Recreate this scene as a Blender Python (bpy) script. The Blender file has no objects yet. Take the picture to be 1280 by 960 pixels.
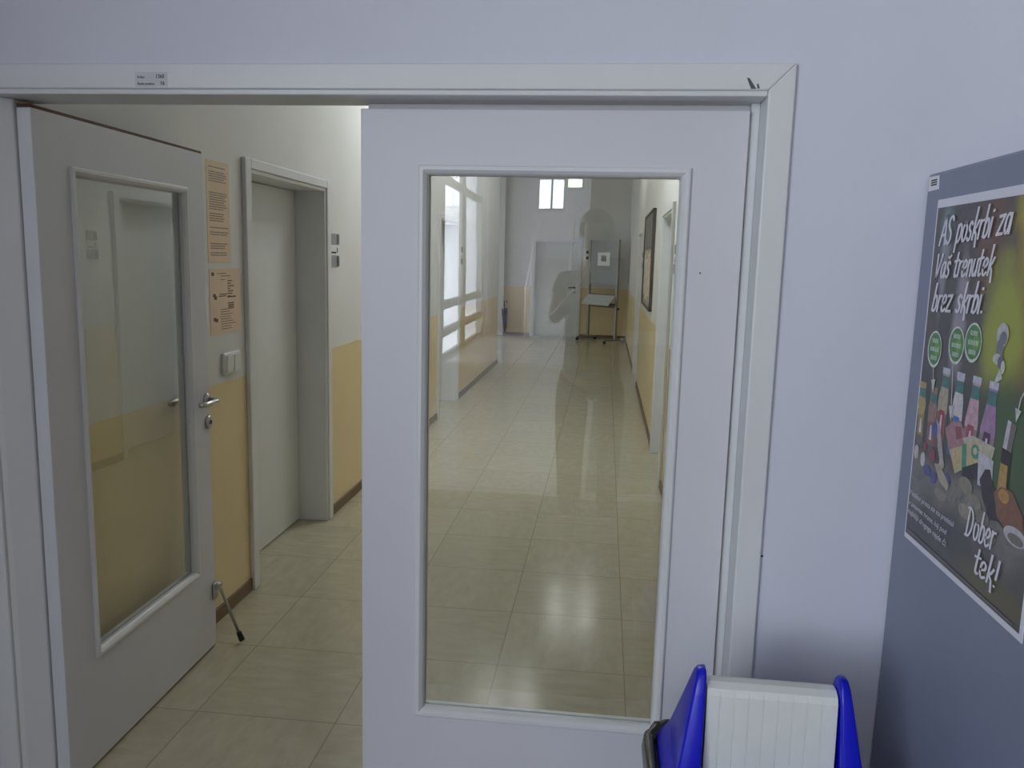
import bpy, bmesh, math, random
from mathutils import Vector, Matrix
random.seed(4)
C = bpy.context.scene.collection
PI = math.pi

# ------------------------------------------------------------------ helpers
def link(name, bm, mats, parent=None, smooth=False, bevel=0.0, seg=2, angle=30):
    me = bpy.data.meshes.new(name)
    bmesh.ops.recalc_face_normals(bm, faces=bm.faces)
    bm.to_mesh(me); bm.free()
    o = bpy.data.objects.new(name, me); C.objects.link(o)
    for m in (mats if isinstance(mats, (list, tuple)) else [mats]): me.materials.append(m)
    if smooth:
        for p in me.polygons: p.use_smooth = True
    if bevel:
        b = o.modifiers.new('bevel', 'BEVEL'); b.width = bevel; b.segments = seg
        b.limit_method = 'ANGLE'; b.angle_limit = math.radians(angle)
    if parent: o.parent = parent
    return o

def empty(name, loc=(0, 0, 0), rz=0):
    o = bpy.data.objects.new(name, None); C.objects.link(o)
    o.location = loc; o.rotation_euler = (0, 0, rz); o.empty_display_size = .05
    return o

def tag(o, label, cat, group=None, kind=None):
    o['label'] = label; o['category'] = cat
    if group: o['group'] = group
    if kind: o['kind'] = kind
    return o

def box(bm, x0, x1, y0, y1, z0, z1, mi=0):
    v = [bm.verts.new(p) for p in ((x0,y0,z0),(x1,y0,z0),(x1,y1,z0),(x0,y1,z0),(x0,y0,z1),(x1,y0,z1),(x1,y1,z1),(x0,y1,z1))]
    fs = [(0,3,2,1),(4,5,6,7),(0,1,5,4),(1,2,6,5),(2,3,7,6),(3,0,4,7)]
    out = []
    for f in fs:
        q = bm.faces.new([v[i] for i in f]); q.material_index = mi; out.append(q)
    return v

def prism(bm, pts, ax, a0, a1, mi=0):
    """outline pts (2-D) extruded along axis ax (0: pts are y,z; 1: pts are x,z; 2: pts are x,y)"""
    def P(p, a): return [(a, p[0], p[1]), (p[0], a, p[1]), (p[0], p[1], a)][ax]
    A = [bm.verts.new(P(p, a0)) for p in pts]; B = [bm.verts.new(P(p, a1)) for p in pts]
    n = len(pts)
    fs = [bm.faces.new(A), bm.faces.new(B[::-1])]
    for i in range(n): fs.append(bm.faces.new((A[i], B[i], B[(i+1) % n], A[(i+1) % n])))
    for f in fs: f.material_index = mi
    return fs

def tube(bm, pts, r, n=12, caps=True, mi=0):
    pts = [Vector(p) for p in pts]; rings = []
    rr = r if isinstance(r, (list, tuple)) else [r]*len(pts)
    ref = None
    for i, p in enumerate(pts):
        d = (pts[min(i+1, len(pts)-1)] - pts[max(i-1, 0)]).normalized()
        if ref is None:
            ref = Vector((0, 0, 1)) if abs(d.z) < .9 else Vector((1, 0, 0))
        a = d.cross(ref).normalized(); b = d.cross(a).normalized(); ref = b.cross(d).normalized() if False else ref
        rings.append([bm.verts.new(p + rr[i]*(math.cos(2*PI*k/n)*a + math.sin(2*PI*k/n)*b)) for k in range(n)])
    for i in range(len(rings)-1):
        for k in range(n):
            f = bm.faces.new((rings[i][k], rings[i][(k+1) % n], rings[i+1][(k+1) % n], rings[i+1][k])); f.material_index = mi; f.smooth = True
    if caps:
        f = bm.faces.new(rings[0][::-1]); f.material_index = mi
        f = bm.faces.new(rings[-1]); f.material_index = mi

def lathe(bm, prof, center, axis='z', n=24, mi=0):
    """prof: (radius, height) list"""
    c = Vector(center); rings = []
    for r, h in prof:
        ring = []
        for k in range(n):
            a = 2*PI*k/n; u, v = r*math.cos(a), r*math.sin(a)
            p = {'z': (u, v, h), 'x': (h, u, v), 'y': (u, h, v)}[axis]
            ring.append(bm.verts.new(c + Vector(p)))
        rings.append(ring)
    for i in range(len(rings)-1):
        for k in range(n):
            f = bm.faces.new((rings[i][k], rings[i][(k+1) % n], rings[i+1][(k+1) % n], rings[i+1][k])); f.smooth = True; f.material_index = mi
    bm.faces.new(rings[0][::-1]).material_index = mi; bm.faces.new(rings[-1]).material_index = mi

def BM(): return bmesh.new()

# ------------------------------------------------------------------ materials
def S(h):  # sRGB 0-255 -> linear
    return tuple(((c/255)/12.92 if c/255 <= .04045 else ((c/255+.055)/1.055)**2.4) for c in h) + (1,)

def mat(name, col, rough=.5, metal=0, spec=.5, noise=0., nscale=6, bump=0., bscale=80, emit=None, estr=0, coat=0, alpha=None):
    m = bpy.data.materials.new(name); m.use_nodes = True
    nt = m.node_tree; b = nt.nodes['Principled BSDF']
    c = col if len(col) == 4 else S(col)
    b.inputs['Base Color'].default_value = c; b.inputs['Roughness'].default_value = rough
    b.inputs['Metallic'].default_value = metal; b.inputs['Specular IOR Level'].default_value = spec
    if coat: b.inputs['Coat Weight'].default_value = coat
    tc = nt.nodes.new('ShaderNodeTexCoord')
    if noise:
        n = nt.nodes.new('ShaderNodeTexNoise'); n.inputs['Scale'].default_value = nscale; n.inputs['Detail'].default_value = 5
        nt.links.new(tc.outputs['Object'], n.inputs['Vector'])
        r = nt.nodes.new('ShaderNodeMapRange'); r.inputs['To Min'].default_value = 1-noise; r.inputs['To Max'].default_value = 1+noise
        r.inputs['From Min'].default_value = .25; r.inputs['From Max'].default_value = .75
        nt.links.new(n.outputs['Fac'], r.inputs['Value'])
        mx = nt.nodes.new('ShaderNodeMix'); mx.data_type = 'RGBA'; mx.blend_type = 'MULTIPLY'; mx.inputs[0].default_value = 1
        mx.inputs[6].default_value = c; nt.links.new(r.outputs[0], mx.inputs[7])
        nt.links.new(mx.outputs[2], b.inputs['Base Color'])
    if bump:
        n2 = nt.nodes.new('ShaderNodeTexNoise'); n2.inputs['Scale'].default_value = bscale; n2.inputs['Detail'].default_value = 3
        nt.links.new(tc.outputs['Object'], n2.inputs['Vector'])
        bp = nt.nodes.new('ShaderNodeBump'); bp.inputs['Strength'].default_value = bump; bp.inputs['Distance'].default_value = .002
        nt.links.new(n2.outputs['Fac'], bp.inputs['Height']); nt.links.new(bp.outputs['Normal'], b.inputs['Normal'])
    if emit:
        b.inputs['Emission Color'].default_value = emit; b.inputs['Emission Strength'].default_value = estr
    return m

def mat_corridor(name, upper, lower, h=1.04):
    """two-tone corridor paint: white above, yellow dado below"""
    m = mat(name, upper, .6, bump=.25, bscale=60)
    nt = m.node_tree; b = nt.nodes['Principled BSDF']
    g = nt.nodes.new('ShaderNodeNewGeometry'); sp = nt.nodes.new('ShaderNodeSeparateXYZ'); nt.links.new(g.outputs['Position'], sp.inputs[0])
    lt = nt.nodes.new('ShaderNodeMath'); lt.operation = 'LESS_THAN'; lt.inputs[1].default_value = h; nt.links.new(sp.outputs['Z'], lt.inputs[0])
    n = nt.nodes.new('ShaderNodeTexNoise'); n.inputs['Scale'].default_value = 1.5; n.inputs['Detail'].default_value = 6
    nt.links.new(g.outputs['Position'], n.inputs['Vector'])
    r = nt.nodes.new('ShaderNodeMapRange'); r.inputs['From Min'].default_value = .3; r.inputs['From Max'].default_value = .7
    r.inputs['To Min'].default_value = .95; r.inputs['To Max'].default_value = 1.04; nt.links.new(n.outputs['Fac'], r.inputs['Value'])
    mx = nt.nodes.new('ShaderNodeMix'); mx.data_type = 'RGBA'; mx.inputs[6].default_value = S(upper); mx.inputs[7].default_value = S(lower)
    nt.links.new(lt.outputs[0], mx.inputs[0])
    m2 = nt.nodes.new('ShaderNodeMix'); m2.data_type = 'RGBA'; m2.blend_type = 'MULTIPLY'; m2.inputs[0].default_value = 1
    nt.links.new(mx.outputs[2], m2.inputs[6]); nt.links.new(r.outputs[0], m2.inputs[7]); nt.links.new(m2.outputs[2], b.inputs['Base Color'])
    rm = nt.nodes.new('ShaderNodeMapRange'); rm.inputs['To Min'].default_value = .65; rm.inputs['To Max'].default_value = .35
    nt.links.new(lt.outputs[0], rm.inputs['Value']); nt.links.new(rm.outputs[0], b.inputs['Roughness'])
    return m

def mat_floor(name, base, dark, tile=.5, ox=.135, oy=-.03, rough=.17, line=.0022):
    m = mat(name, base, rough); nt = m.node_tree; b = nt.nodes['Principled BSDF']
    L = nt.links.new
    g = nt.nodes.new('ShaderNodeNewGeometry'); sp = nt.nodes.new('ShaderNodeSeparateXYZ'); L(g.outputs['Position'], sp.inputs[0])
    def M(op, a, b_=None):
        n = nt.nodes.new('ShaderNodeMath'); n.operation = op
        for i, v in ((0, a), (1, b_)):
            if v is None: continue
            if isinstance(v, (int, float)): n.inputs[i].default_value = v
            else: L(v, n.inputs[i])
        return n.outputs[0]
    tx = M('DIVIDE', M('SUBTRACT', sp.outputs['X'], ox), tile); ty = M('DIVIDE', M('SUBTRACT', sp.outputs['Y'], oy), tile)
    fx, fy = M('FRACT', tx), M('FRACT', ty); ix, iy = M('FLOOR', tx), M('FLOOR', ty)
    ex = M('MINIMUM', fx, M('SUBTRACT', 1, fx)); ey = M('MINIMUM', fy, M('SUBTRACT', 1, fy))
    joint = M('LESS_THAN', M('MINIMUM', ex, ey), line/tile)
    # checkerboard of marbling directions
    par = M('MODULO', M('ABSOLUTE', M('ADD', ix, iy)), 2)
    cid = nt.nodes.new('ShaderNodeCombineXYZ'); L(ix, cid.inputs[0]); L(iy, cid.inputs[1])
    wn = nt.nodes.new('ShaderNodeTexWhiteNoise'); L(cid.outputs[0], wn.inputs['Vector'])
    def streak(sx, sy):
        mp = nt.nodes.new('ShaderNodeMapping'); mp.inputs['Scale'].default_value = (sx, sy, 1); L(g.outputs['Position'], mp.inputs['Vector'])
        n = nt.nodes.new('ShaderNodeTexNoise'); n.inputs['Scale'].default_value = 1; n.inputs['Detail'].default_value = 6; n.inputs['Roughness'].default_value = .65
        L(mp.outputs[0], n.inputs['Vector']); return n.outputs['Fac']
    mixs = nt.nodes.new('ShaderNodeMix'); L(par, mixs.inputs[0]); L(streak(8, 22), mixs.inputs[2]); L(streak(22, 8), mixs.inputs[3])
    r = nt.nodes.new('ShaderNodeMapRange'); r.inputs['From Min'].default_value = .3; r.inputs['From Max'].default_value = .75; L(mixs.outputs[0], r.inputs['Value'])
    c1 = nt.nodes.new('ShaderNodeMix'); c1.data_type = 'RGBA'; c1.inputs[6].default_value = S(base); c1.inputs[7].default_value = S(dark); L(r.outputs[0], c1.inputs[0])
    tv = nt.nodes.new('ShaderNodeMapRange'); tv.inputs['To Min'].default_value = .97; tv.inputs['To Max'].default_value = 1.03; L(wn.outputs['Value'], tv.inputs['Value'])
    c2 = nt.nodes.new('ShaderNodeMix'); c2.data_type = 'RGBA'; c2.blend_type = 'MULTIPLY'; c2.inputs[0].default_value = 1; L(c1.outputs[2], c2.inputs[6]); L(tv.outputs[0], c2.inputs[7])
    jj = M('MULTIPLY', joint, .42)
    c3 = nt.nodes.new('ShaderNodeMix'); c3.data_type = 'RGBA'; L(jj, c3.inputs[0]); L(c2.outputs[2], c3.inputs[6]); c3.inputs[7].default_value = S((70, 60, 45))
    L(c3.outputs[2], b.inputs['Base Color'])
    n3 = nt.nodes.new('ShaderNodeTexNoise'); n3.inputs['Scale'].default_value = 3; n3.inputs['Detail'].default_value = 4; L(g.outputs['Position'], n3.inputs['Vector'])
    rr = nt.nodes.new('ShaderNodeMapRange'); rr.inputs['To Min'].default_value = rough*.75; rr.inputs['To Max'].default_value = rough*1.35; L(n3.outputs['Fac'], rr.inputs['Value']); L(rr.outputs[0], b.inputs['Roughness'])
    bp = nt.nodes.new('ShaderNodeBump'); bp.inputs['Strength'].default_value = .08; bp.inputs['Distance'].default_value = .003; L(n3.outputs['Fac'], bp.inputs['Height']); L(bp.outputs['Normal'], b.inputs['Normal'])
    return m

def mat_glass(name, k=1.9, wave=.02):
    """clear window pane: see-through plus a Fresnel reflection of both faces, slightly wavy like old float glass"""
    m = bpy.data.materials.new(name); m.use_nodes = True; nt = m.node_tree; nt.nodes.clear(); L = nt.links.new
    out = nt.nodes.new('ShaderNodeOutputMaterial'); tr = nt.nodes.new('ShaderNodeBsdfTransparent'); tr.inputs['Color'].default_value = (.97, .985, .975, 1)
    gl = nt.nodes.new('ShaderNodeBsdfGlossy'); gl.inputs['Roughness'].default_value = 0.0; gl.inputs['Color'].default_value = (1, 1, 1, 1)
    fr = nt.nodes.new('ShaderNodeFresnel'); fr.inputs['IOR'].default_value = 1.5
    geo = nt.nodes.new('ShaderNodeNewGeometry')
    mul = nt.nodes.new('ShaderNodeMath'); mul.operation = 'MULTIPLY'; mul.inputs[1].default_value = k; mul.use_clamp = True; L(fr.outputs[0], mul.inputs[0])
    inv = nt.nodes.new('ShaderNodeMath'); inv.operation = 'SUBTRACT'; inv.inputs[0].default_value = 1; L(geo.outputs['Backfacing'], inv.inputs[1])
    m2 = nt.nodes.new('ShaderNodeMath'); m2.operation = 'MULTIPLY'; L(mul.outputs[0], m2.inputs[0]); L(inv.outputs[0], m2.inputs[1])
    mp = nt.nodes.new('ShaderNodeMapping'); mp.inputs['Scale'].default_value = (2.2, 1, .9); tc = nt.nodes.new('ShaderNodeTexCoord'); L(tc.outputs['Object'], mp.inputs['Vector'])
    n = nt.nodes.new('ShaderNodeTexNoise'); n.inputs['Scale'].default_value = 2.2; n.inputs['Detail'].default_value = 0; L(mp.outputs[0], n.inputs['Vector'])
    bp = nt.nodes.new('ShaderNodeBump'); bp.inputs['Strength'].default_value = wave; bp.inputs['Distance'].default_value = .05; L(n.outputs['Fac'], bp.inputs['Height']); L(bp.outputs['Normal'], gl.inputs['Normal'])
    mx = nt.nodes.new('ShaderNodeMixShader'); L(m2.outputs[0], mx.inputs[0]); L(tr.outputs[0], mx.inputs[1]); L(gl.outputs[0], mx.inputs[2]); L(mx.outputs[0], out.inputs['Surface'])
    return m

def mat_paper_lines(name, col, ink, freq, axis='Z', thick=.35, gap=.5, edge=.12, seed=0):
    """paper printed with blocks of text lines (object coordinates, x right 0..1, z up 0..1 by mapping)"""
    m = mat(name, col, .75); nt = m.node_tree; b = nt.nodes['Principled BSDF']; L = nt.links.new
    tc = nt.nodes.new('ShaderNodeTexCoord'); sp = nt.nodes.new('ShaderNodeSeparateXYZ'); L(tc.outputs['Generated'], sp.inputs[0])
    def M(op, a, b_=None):
        n = nt.nodes.new('ShaderNodeMath'); n.operation = op
        for i, v in ((0, a), (1, b_)):
            if v is None: continue
            if isinstance(v, (int, float)): n.inputs[i].default_value = v
            else: L(v, n.inputs[i])
        return n.outputs[0]
    y, z = sp.outputs['Y'], sp.outputs['Z']
    rows = M('MULTIPLY', z, freq); line = M('LESS_THAN', M('FRACT', rows), thick)
    fl = M('FLOOR', rows)
    w = nt.nodes.new('ShaderNodeTexWhiteNoise'); w.noise_dimensions = '1D'; L(M('ADD', fl, seed+.5), w.inputs['W'])
    on = M('GREATER_THAN', w.outputs['Value'], gap)
    end = M('LESS_THAN', y, M('ADD', .55, M('MULTIPLY', w.outputs['Value'], .36)))
    ins = M('MULTIPLY', M('GREATER_THAN', y, edge), M('MULTIPLY', M('GREATER_THAN', z, .06), M('LESS_THAN', z, .95)))
    cn = nt.nodes.new('ShaderNodeTexNoise'); cn.inputs['Scale'].default_value = 60; L(tc.outputs['Generated'], cn.inputs['Vector'])
    ch = M('GREATER_THAN', cn.outputs['Fac'], .4)
    f = M('MULTIPLY', M('MULTIPLY', line, on), M('MULTIPLY', M('MULTIPLY', end, ins), ch))
    mx = nt.nodes.new('ShaderNodeMix'); mx.data_type = 'RGBA'; L(M('MULTIPLY', f, .75), mx.inputs[0]); mx.inputs[6].default_value = S(col); mx.inputs[7].default_value = S(ink)
    L(mx.outputs[2], b.inputs['Base Color'])
    return m

M_hallwall = mat('lavender_wall_paint', (216, 217, 228), .6, noise=.025, nscale=2.5, bump=.3, bscale=45)
M_frame = mat('white_frame_paint', (222, 223, 223), .38, noise=.02, nscale=4)
M_leaf = mat('door_leaf_paint', (214, 214, 219), .42, noise=.02, nscale=3, bump=.06, bscale=90)
M_leaf2 = mat('white_door_paint', (217, 219, 217), .45, noise=.02, nscale=3)
M_corr = mat_corridor('corridor_two_tone_paint', (224, 224, 220), (224, 205, 160))
M_ceil = mat('ceiling_paint', (225, 225, 222), .8, bump=.2)
M_floor = mat_floor('beige_lino_tile', (186, 179, 156), (171, 163, 139))
M_hfloor = mat('grey_terrazzo', (170, 168, 166), .3, noise=.12, nscale=60)
M_mat = mat('dark_mat', (70, 68, 66), .9, noise=.2, nscale=120)
M_base = mat('brown_baseboard', (112, 92, 66), .5, noise=.1, nscale=10)
M_glass = mat_glass('door_glass')
M_glass2 = mat_glass('window_glass', wave=0)
M_chrome = mat('brushed_steel', (190, 190, 188), .28, 1, noise=.05, nscale=40)
M_rubber = mat('black_rubber', (22, 22, 24), .7, noise=.1, nscale=30)
M_brown = mat('raw_brown_edge', (84, 52, 34), .7, noise=.2, nscale=40)
M_wood = mat('brown_wood', (120, 78, 48), .5, noise=.2, nscale=12)
M_black = mat('black_plastic', (24, 24, 26), .5, noise=.1, nscale=30)
M_dgrey = mat('dark_grey_plastic', (84, 86, 90), .5, noise=.06, nscale=20)
M_lgrey = mat('light_grey_plastic', (176, 178, 180), .45, noise=.04, nscale=20)
M_white = mat('white_plastic', (232, 232, 230), .35, noise=.02, nscale=20)
M_cabinet = mat('grey_cabinet_paint', (132, 138, 158), .4, noise=.03, nscale=5, bump=.05, bscale=200)
M_blue = mat('blue_plastic', (8, 18, 196), .3, noise=.06, nscale=9)
M_ribbed = mat('offwhite_plastic', (226, 228, 224), .4, noise=.03, nscale=14)
M_bag = mat('black_bag_film', (52, 50, 46), .3, noise=.25, nscale=25, bump=.8, bscale=30)
M_ink = mat('black_ink', (40, 40, 48), .7, noise=.05)
M_plast = mat('scuff', (190, 188, 190), .8, noise=.1)

# ------------------------------------------------------------------ the setting: dimensions
XL, XR, YE, ZC = -1.63, .455, 15.29, 3.5      # corridor walls, end wall, ceiling
WF, WB = -.055, .07                           # door wall front and back face
XO0, XO1, ZO = -1.62, .35, 1.995              # opening between the casings
HX0, HX1, HY = -2.5, 2.6, -17.5               # hall extents
def struct(name, bm, m, label, cat, bevel=0, parent=None, **k):
    o = link(name, bm, m, parent, bevel=bevel, **k)
    return tag(o, label, cat, kind='structure')

bm = BM(); box(bm, HX0-3, XO0-.03, WF, WB, 0, ZC); box(bm, XO1+.03, HX1, WF, WB, 0, ZC); box(bm, XO0-.03, XO1+.03, WF, WB, ZO+.03, ZC)
struct('wall_front', bm, M_hallwall, 'pale lavender painted wall around the double doorway', 'wall')
# corridor floor and hall floor
bm = BM(); box(bm, -6, XR+.3, .03, YE+.5, -.1, 0); struct('floor', bm, M_floor, 'glossy beige tiled corridor floor', 'floor')
bm = BM(); box(bm, HX0-.1, HX1+.1, HY-.1, .03, -.1, 0); struct('floor_hall', bm, M_hfloor, 'grey terrazzo hall floor on the near side of the doorway', 'floor')
bm = BM(); box(bm, -6, XR+.3, WB, YE+.1, ZC, ZC+.1); struct('ceiling', bm, M_ceil, 'white corridor ceiling', 'ceiling')
bm = BM(); box(bm, HX0-.1, HX1+.1, HY-.1, WB, ZC, ZC+.1); struct('ceiling_hall', bm, M_ceil, 'white hall ceiling on the near side of the doorway', 'ceiling')

# left corridor wall with two recessed doorways (opening y ranges)
DL = [(1.57, 2.59), (5.90, 6.93)]; ZD = 1.975; REC = .165; YLE = 10.44
def wall_x(bm, x0, x1, y0, y1, holes):
    y = y0
    for a, b in holes:
        box(bm, x0, x1, y, a, 0, ZC); box(bm, x0, x1, a, b, ZD, ZC); y = b
    box(bm, x0, x1, y, y1, 0, ZC)
bm = BM(); wall_x(bm, XL-.26, XL, WB, YLE, DL)
struct('wall_left', bm, M_corr, 'left corridor wall, white above a yellow dado', 'wall')
DR = [(3.79, 4.84), (8.75, 9.75)]
bm = BM(); wall_x(bm, XR, XR+.26, WB, YE, DR)
struct('wall_right', bm, M_corr, 'right corridor wall, white above a yellow dado', 'wall')
EX0, EX1 = -1.505, -.58
bm = BM(); box(bm, -6, EX0, YE, YE+.2, 0, ZC); box(bm, EX1, XR+.3, YE, YE+.2, 0, ZC); box(bm, EX0, EX1, YE, YE+.2, 2.0, ZC)
struct('wall_end', bm, M_corr, 'far end wall of the corridor, white above a yellow dado', 'wall')
# side passage at the far left
bm = BM(); box(bm, -6, XL-.26, YLE, YLE+.15, 0, ZC); struct('wall_side', bm, M_corr, 'wall of the side passage at the far end', 'wall')
bm = BM(); box(bm, -2.42, -2.135, YE-.10, YE, 0, ZC); struct('trim_2', bm, M_ceil, 'white pilaster in the far corner behind the umbrella', 'trim', bevel=.004)

# baseboards
def bb(name, segs, label):
    bm = BM()
    for s in segs: box(bm, *s, 0, .062)
    struct(name, bm, M_base, label, 'baseboard', bevel=.004)
t = .012
bb('baseboard_left', [(XL, XL+t, WB, DL[0][0]-.065), (XL, XL+t, DL[0][1]+.065, DL[1][0]-.065), (XL, XL+t, DL[1][1]+.065, YLE)], 'brown baseboard along the left corridor wall')
bb('baseboard_right', [(XR-t, XR, WB, DR[0][0]-.065), (XR-t, XR, DR[0][1]+.065, DR[1][0]-.065), (XR-t, XR, DR[1][1]+.065, YE)], 'brown baseboard along the right corridor wall')
bb('baseboard_end', [(-2.135, EX0-.065, YE-t, YE), (EX1+.065, XR-t, YE-t, YE)], 'brown baseboard along the far end wall')

# recessed corridor doors (frame casing, lining, leaf, handle)
def lever(parent, base, axis, side, dirv, m=M_chrome):
    """lever handle: rose at base, neck along axis*side, lever along dirv"""
    bm = BM(); b = Vector(base)
    n = Vector({'x': (1, 0, 0), 'y': (0, 1, 0)}[axis])*side
    lathe(bm, [(.026, 0), (.026, .006*side), (.022, .009*side), (.010, .010*side)], base, axis, 24)
    d = Vector(dirv).normalized()
    pts = [b+n*.006, b+n*.035, b+n*.046+d*.006, b+n*.052+d*.02, b+n*.052+d*.06, b+n*.050+d*.10, b+n*.045+d*.118, b+n*.030+d*.124]
    tube(bm, pts, [.010, .010, .0105, .0105, .0105, .0105, .010, .009], 14)
    return link('lever_handle', bm, m, parent, bevel=0)
def rose(parent, base, axis, side):
    bm = BM(); lathe(bm, [(.026, 0), (.026, .006*side), (.022, .010*side), (.010, .0105*side)], base, axis, 24)
    o = link('keyhole_rose', bm, M_chrome, parent)
    bm = BM(); lathe(bm, [(.0085, .008*side), (.0085, .013*side)], base, axis, 16)
    b = Vector(base)
    k = link('lock_cylinder', bm, M_dgrey, o)
    return o

def side_door(name, x, sgn, y0, y1, label, rec=REC, hy='near', trimname='trim'):
    """doorway in a wall plane x; sgn +1 when the recess goes to -x (left wall)"""
    root = empty(name, (x - sgn*rec, (y0+y1)/2, 0)); tag(root, label, 'door', kind='structure')
    o = lambda v: v - root.location.x
    w = lambda a, b: (min(o(a), o(b)), max(o(a), o(b)))
    cy = root.location.y
    c = .062; p = .022
    bm = BM()
    for a, b, z0, z1 in ((y0-c, y0, 0, ZD+.045), (y1, y1+c, 0, ZD+.045), (y0, y1, ZD, ZD+.045)):
        box(bm, *w(x, x+sgn*p), a-cy, b-cy, z0, z1)
    link('casing', bm, M_frame, root, bevel=.004)
    bm = BM(); l = .018
    for a, b, z0, z1 in ((y0, y0+l, 0, ZD), (y1-l, y1, 0, ZD), (y0+l, y1-l, ZD-l, ZD)):
        box(bm, *w(x+sgn*p*.5, x-sgn*(rec+.05)), a-cy, b-cy, z0, z1)
    link('lining', bm, M_frame, root, bevel=.003)
    bm = BM(); box(bm, *w(x-sgn*rec, x-sgn*(rec+.04)), y0+l+.003-cy, y1-l-.003-cy, .008, ZD-l-.003)
    lf = link('leaf', bm, M_leaf2, root, bevel=.003)
    hyv = (y0+.075 if hy == 'near' else y1-.075)-cy
    lever(root, (o(x-sgn*rec), hyv, 1.03), 'x', sgn, (0, 1 if hy == 'near' else -1, 0))
    rose(root, (o(x-sgn*rec), hyv, .94), 'x', sgn)
    return root
side_door('door_3', XL, 1, *DL[0], 'white recessed door in the left wall beside the orange notices')
side_door('door_4', XL, 1, *DL[1], 'white recessed door farther along the left wall, seen through the glass')
side_door('door_5', XR, -1, *DR[0], 'white recessed door in the right wall next to the double doorway', rec=.12)
side_door('door_6', XR, -1, *DR[1], 'white recessed door in the right wall beyond the notice board', rec=.12)
# end door, recessed in the end wall
root = empty('door_7', ((EX0+EX1)/2, YE+.1, 0)); tag(root, 'white door in the far end wall', 'door', kind='structure')
ex = (EX1-EX0)/2
bm = BM()
for a, b, z0, z1 in ((-ex-.062, -ex, 0, 2.06), (ex, ex+.062, 0, 2.06), (-ex, ex, 2.0, 2.06)): box(bm, a, b, -.12, -.1, z0, z1)
link('casing', bm, M_frame, root, bevel=.004)
bm = BM()
for a, b, z0, z1 in ((-ex, -ex+.02, 0, 2.0), (ex-.02, ex, 0, 2.0), (-ex+.02, ex-.02, 1.98, 2.0)): box(bm, a, b, -.11, .08, z0, z1)
link('lining', bm, M_frame, root, bevel=.003)
bm = BM(); box(bm, -ex+.022, ex-.022, 0, .04, .003, 1.977); link('leaf', bm, M_leaf2, root, bevel=.003)
lever(root, (ex-.075, 0, 1.04), 'y', -1, (-1, 0, 0), M_dgrey); rose(root, (ex-.075, 0, .95), 'y', -1)

# ------------------------------------------------------------------ double doorway: frame and leaves
root = empty('trim_1', ((XO0+XO1)/2, WF, 0)); tag(root, 'white painted frame around the double doorway', 'door frame', kind='structure')
ox, oy = root.location.x, root.location.y
W = .06
bm = BM()
X0, X1 = XO0-ox, XO1-ox; yf = -.07-oy
# casing as three mitred boards
def mitre(bm, pts): prism(bm, pts, 1, yf, 0.0)
mitre(bm, [(X0-W, 0), (X0, 0), (X0, ZO), (X0-W, ZO+W)])
mitre(bm, [(X1, 0), (X1+W, 0), (X1+W, ZO+W), (X1, ZO)])
mitre(bm, [(X0-W, ZO+W), (X0, ZO), (X1, ZO), (X1+W, ZO+W)])
link('casing', bm, M_frame, root, bevel=.004, seg=3)
bm = BM()
ya, yb = -.062-oy, WB+.01-oy
box(bm, X0-.03, X0, ya, yb, 0, ZO+.02); box(bm, X1, X1+.03, ya, yb, 0, ZO+.02); box(bm, X0, X1, ya, yb, ZO-.012, ZO+.02)
link('lining', bm, M_frame, root, bevel=.003)
bm = BM(); ys0, ys1 = 0.0-oy, WB+.01-oy
prism(bm, [(X0, -.060-oy), (X0+.012, -.052-oy), (-1.560-ox, -.004-oy), (-1.560-ox, ys1), (X0, ys1)], 2, 0, ZO-.012); box(bm, .329-ox, X1, .018-oy, ys1, 0, ZO-.012)
box(bm, -.62-ox, .329-ox, .046-oy, ys1, ZO-.045, ZO-.012)
link('door_stop_strip', bm, M_frame, root, bevel=.003)
# chipped paint at the top right of the casing
bm = BM(); prism(bm, [(.300-ox, 2.022), (.306-ox, 2.021), (.318-ox, 2.004), (.322-ox, 1.998), (.311-ox, 1.998), (.306-ox, 2.008)], 1, yf-.0012, yf)
prism(bm, [(.323-ox, 2.008), (.326-ox, 2.010), (.330-ox, 1.999), (.325-ox, 1.999)], 1, yf-.0012, yf)
link('paint_chip', bm, M_dgrey, root)

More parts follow.
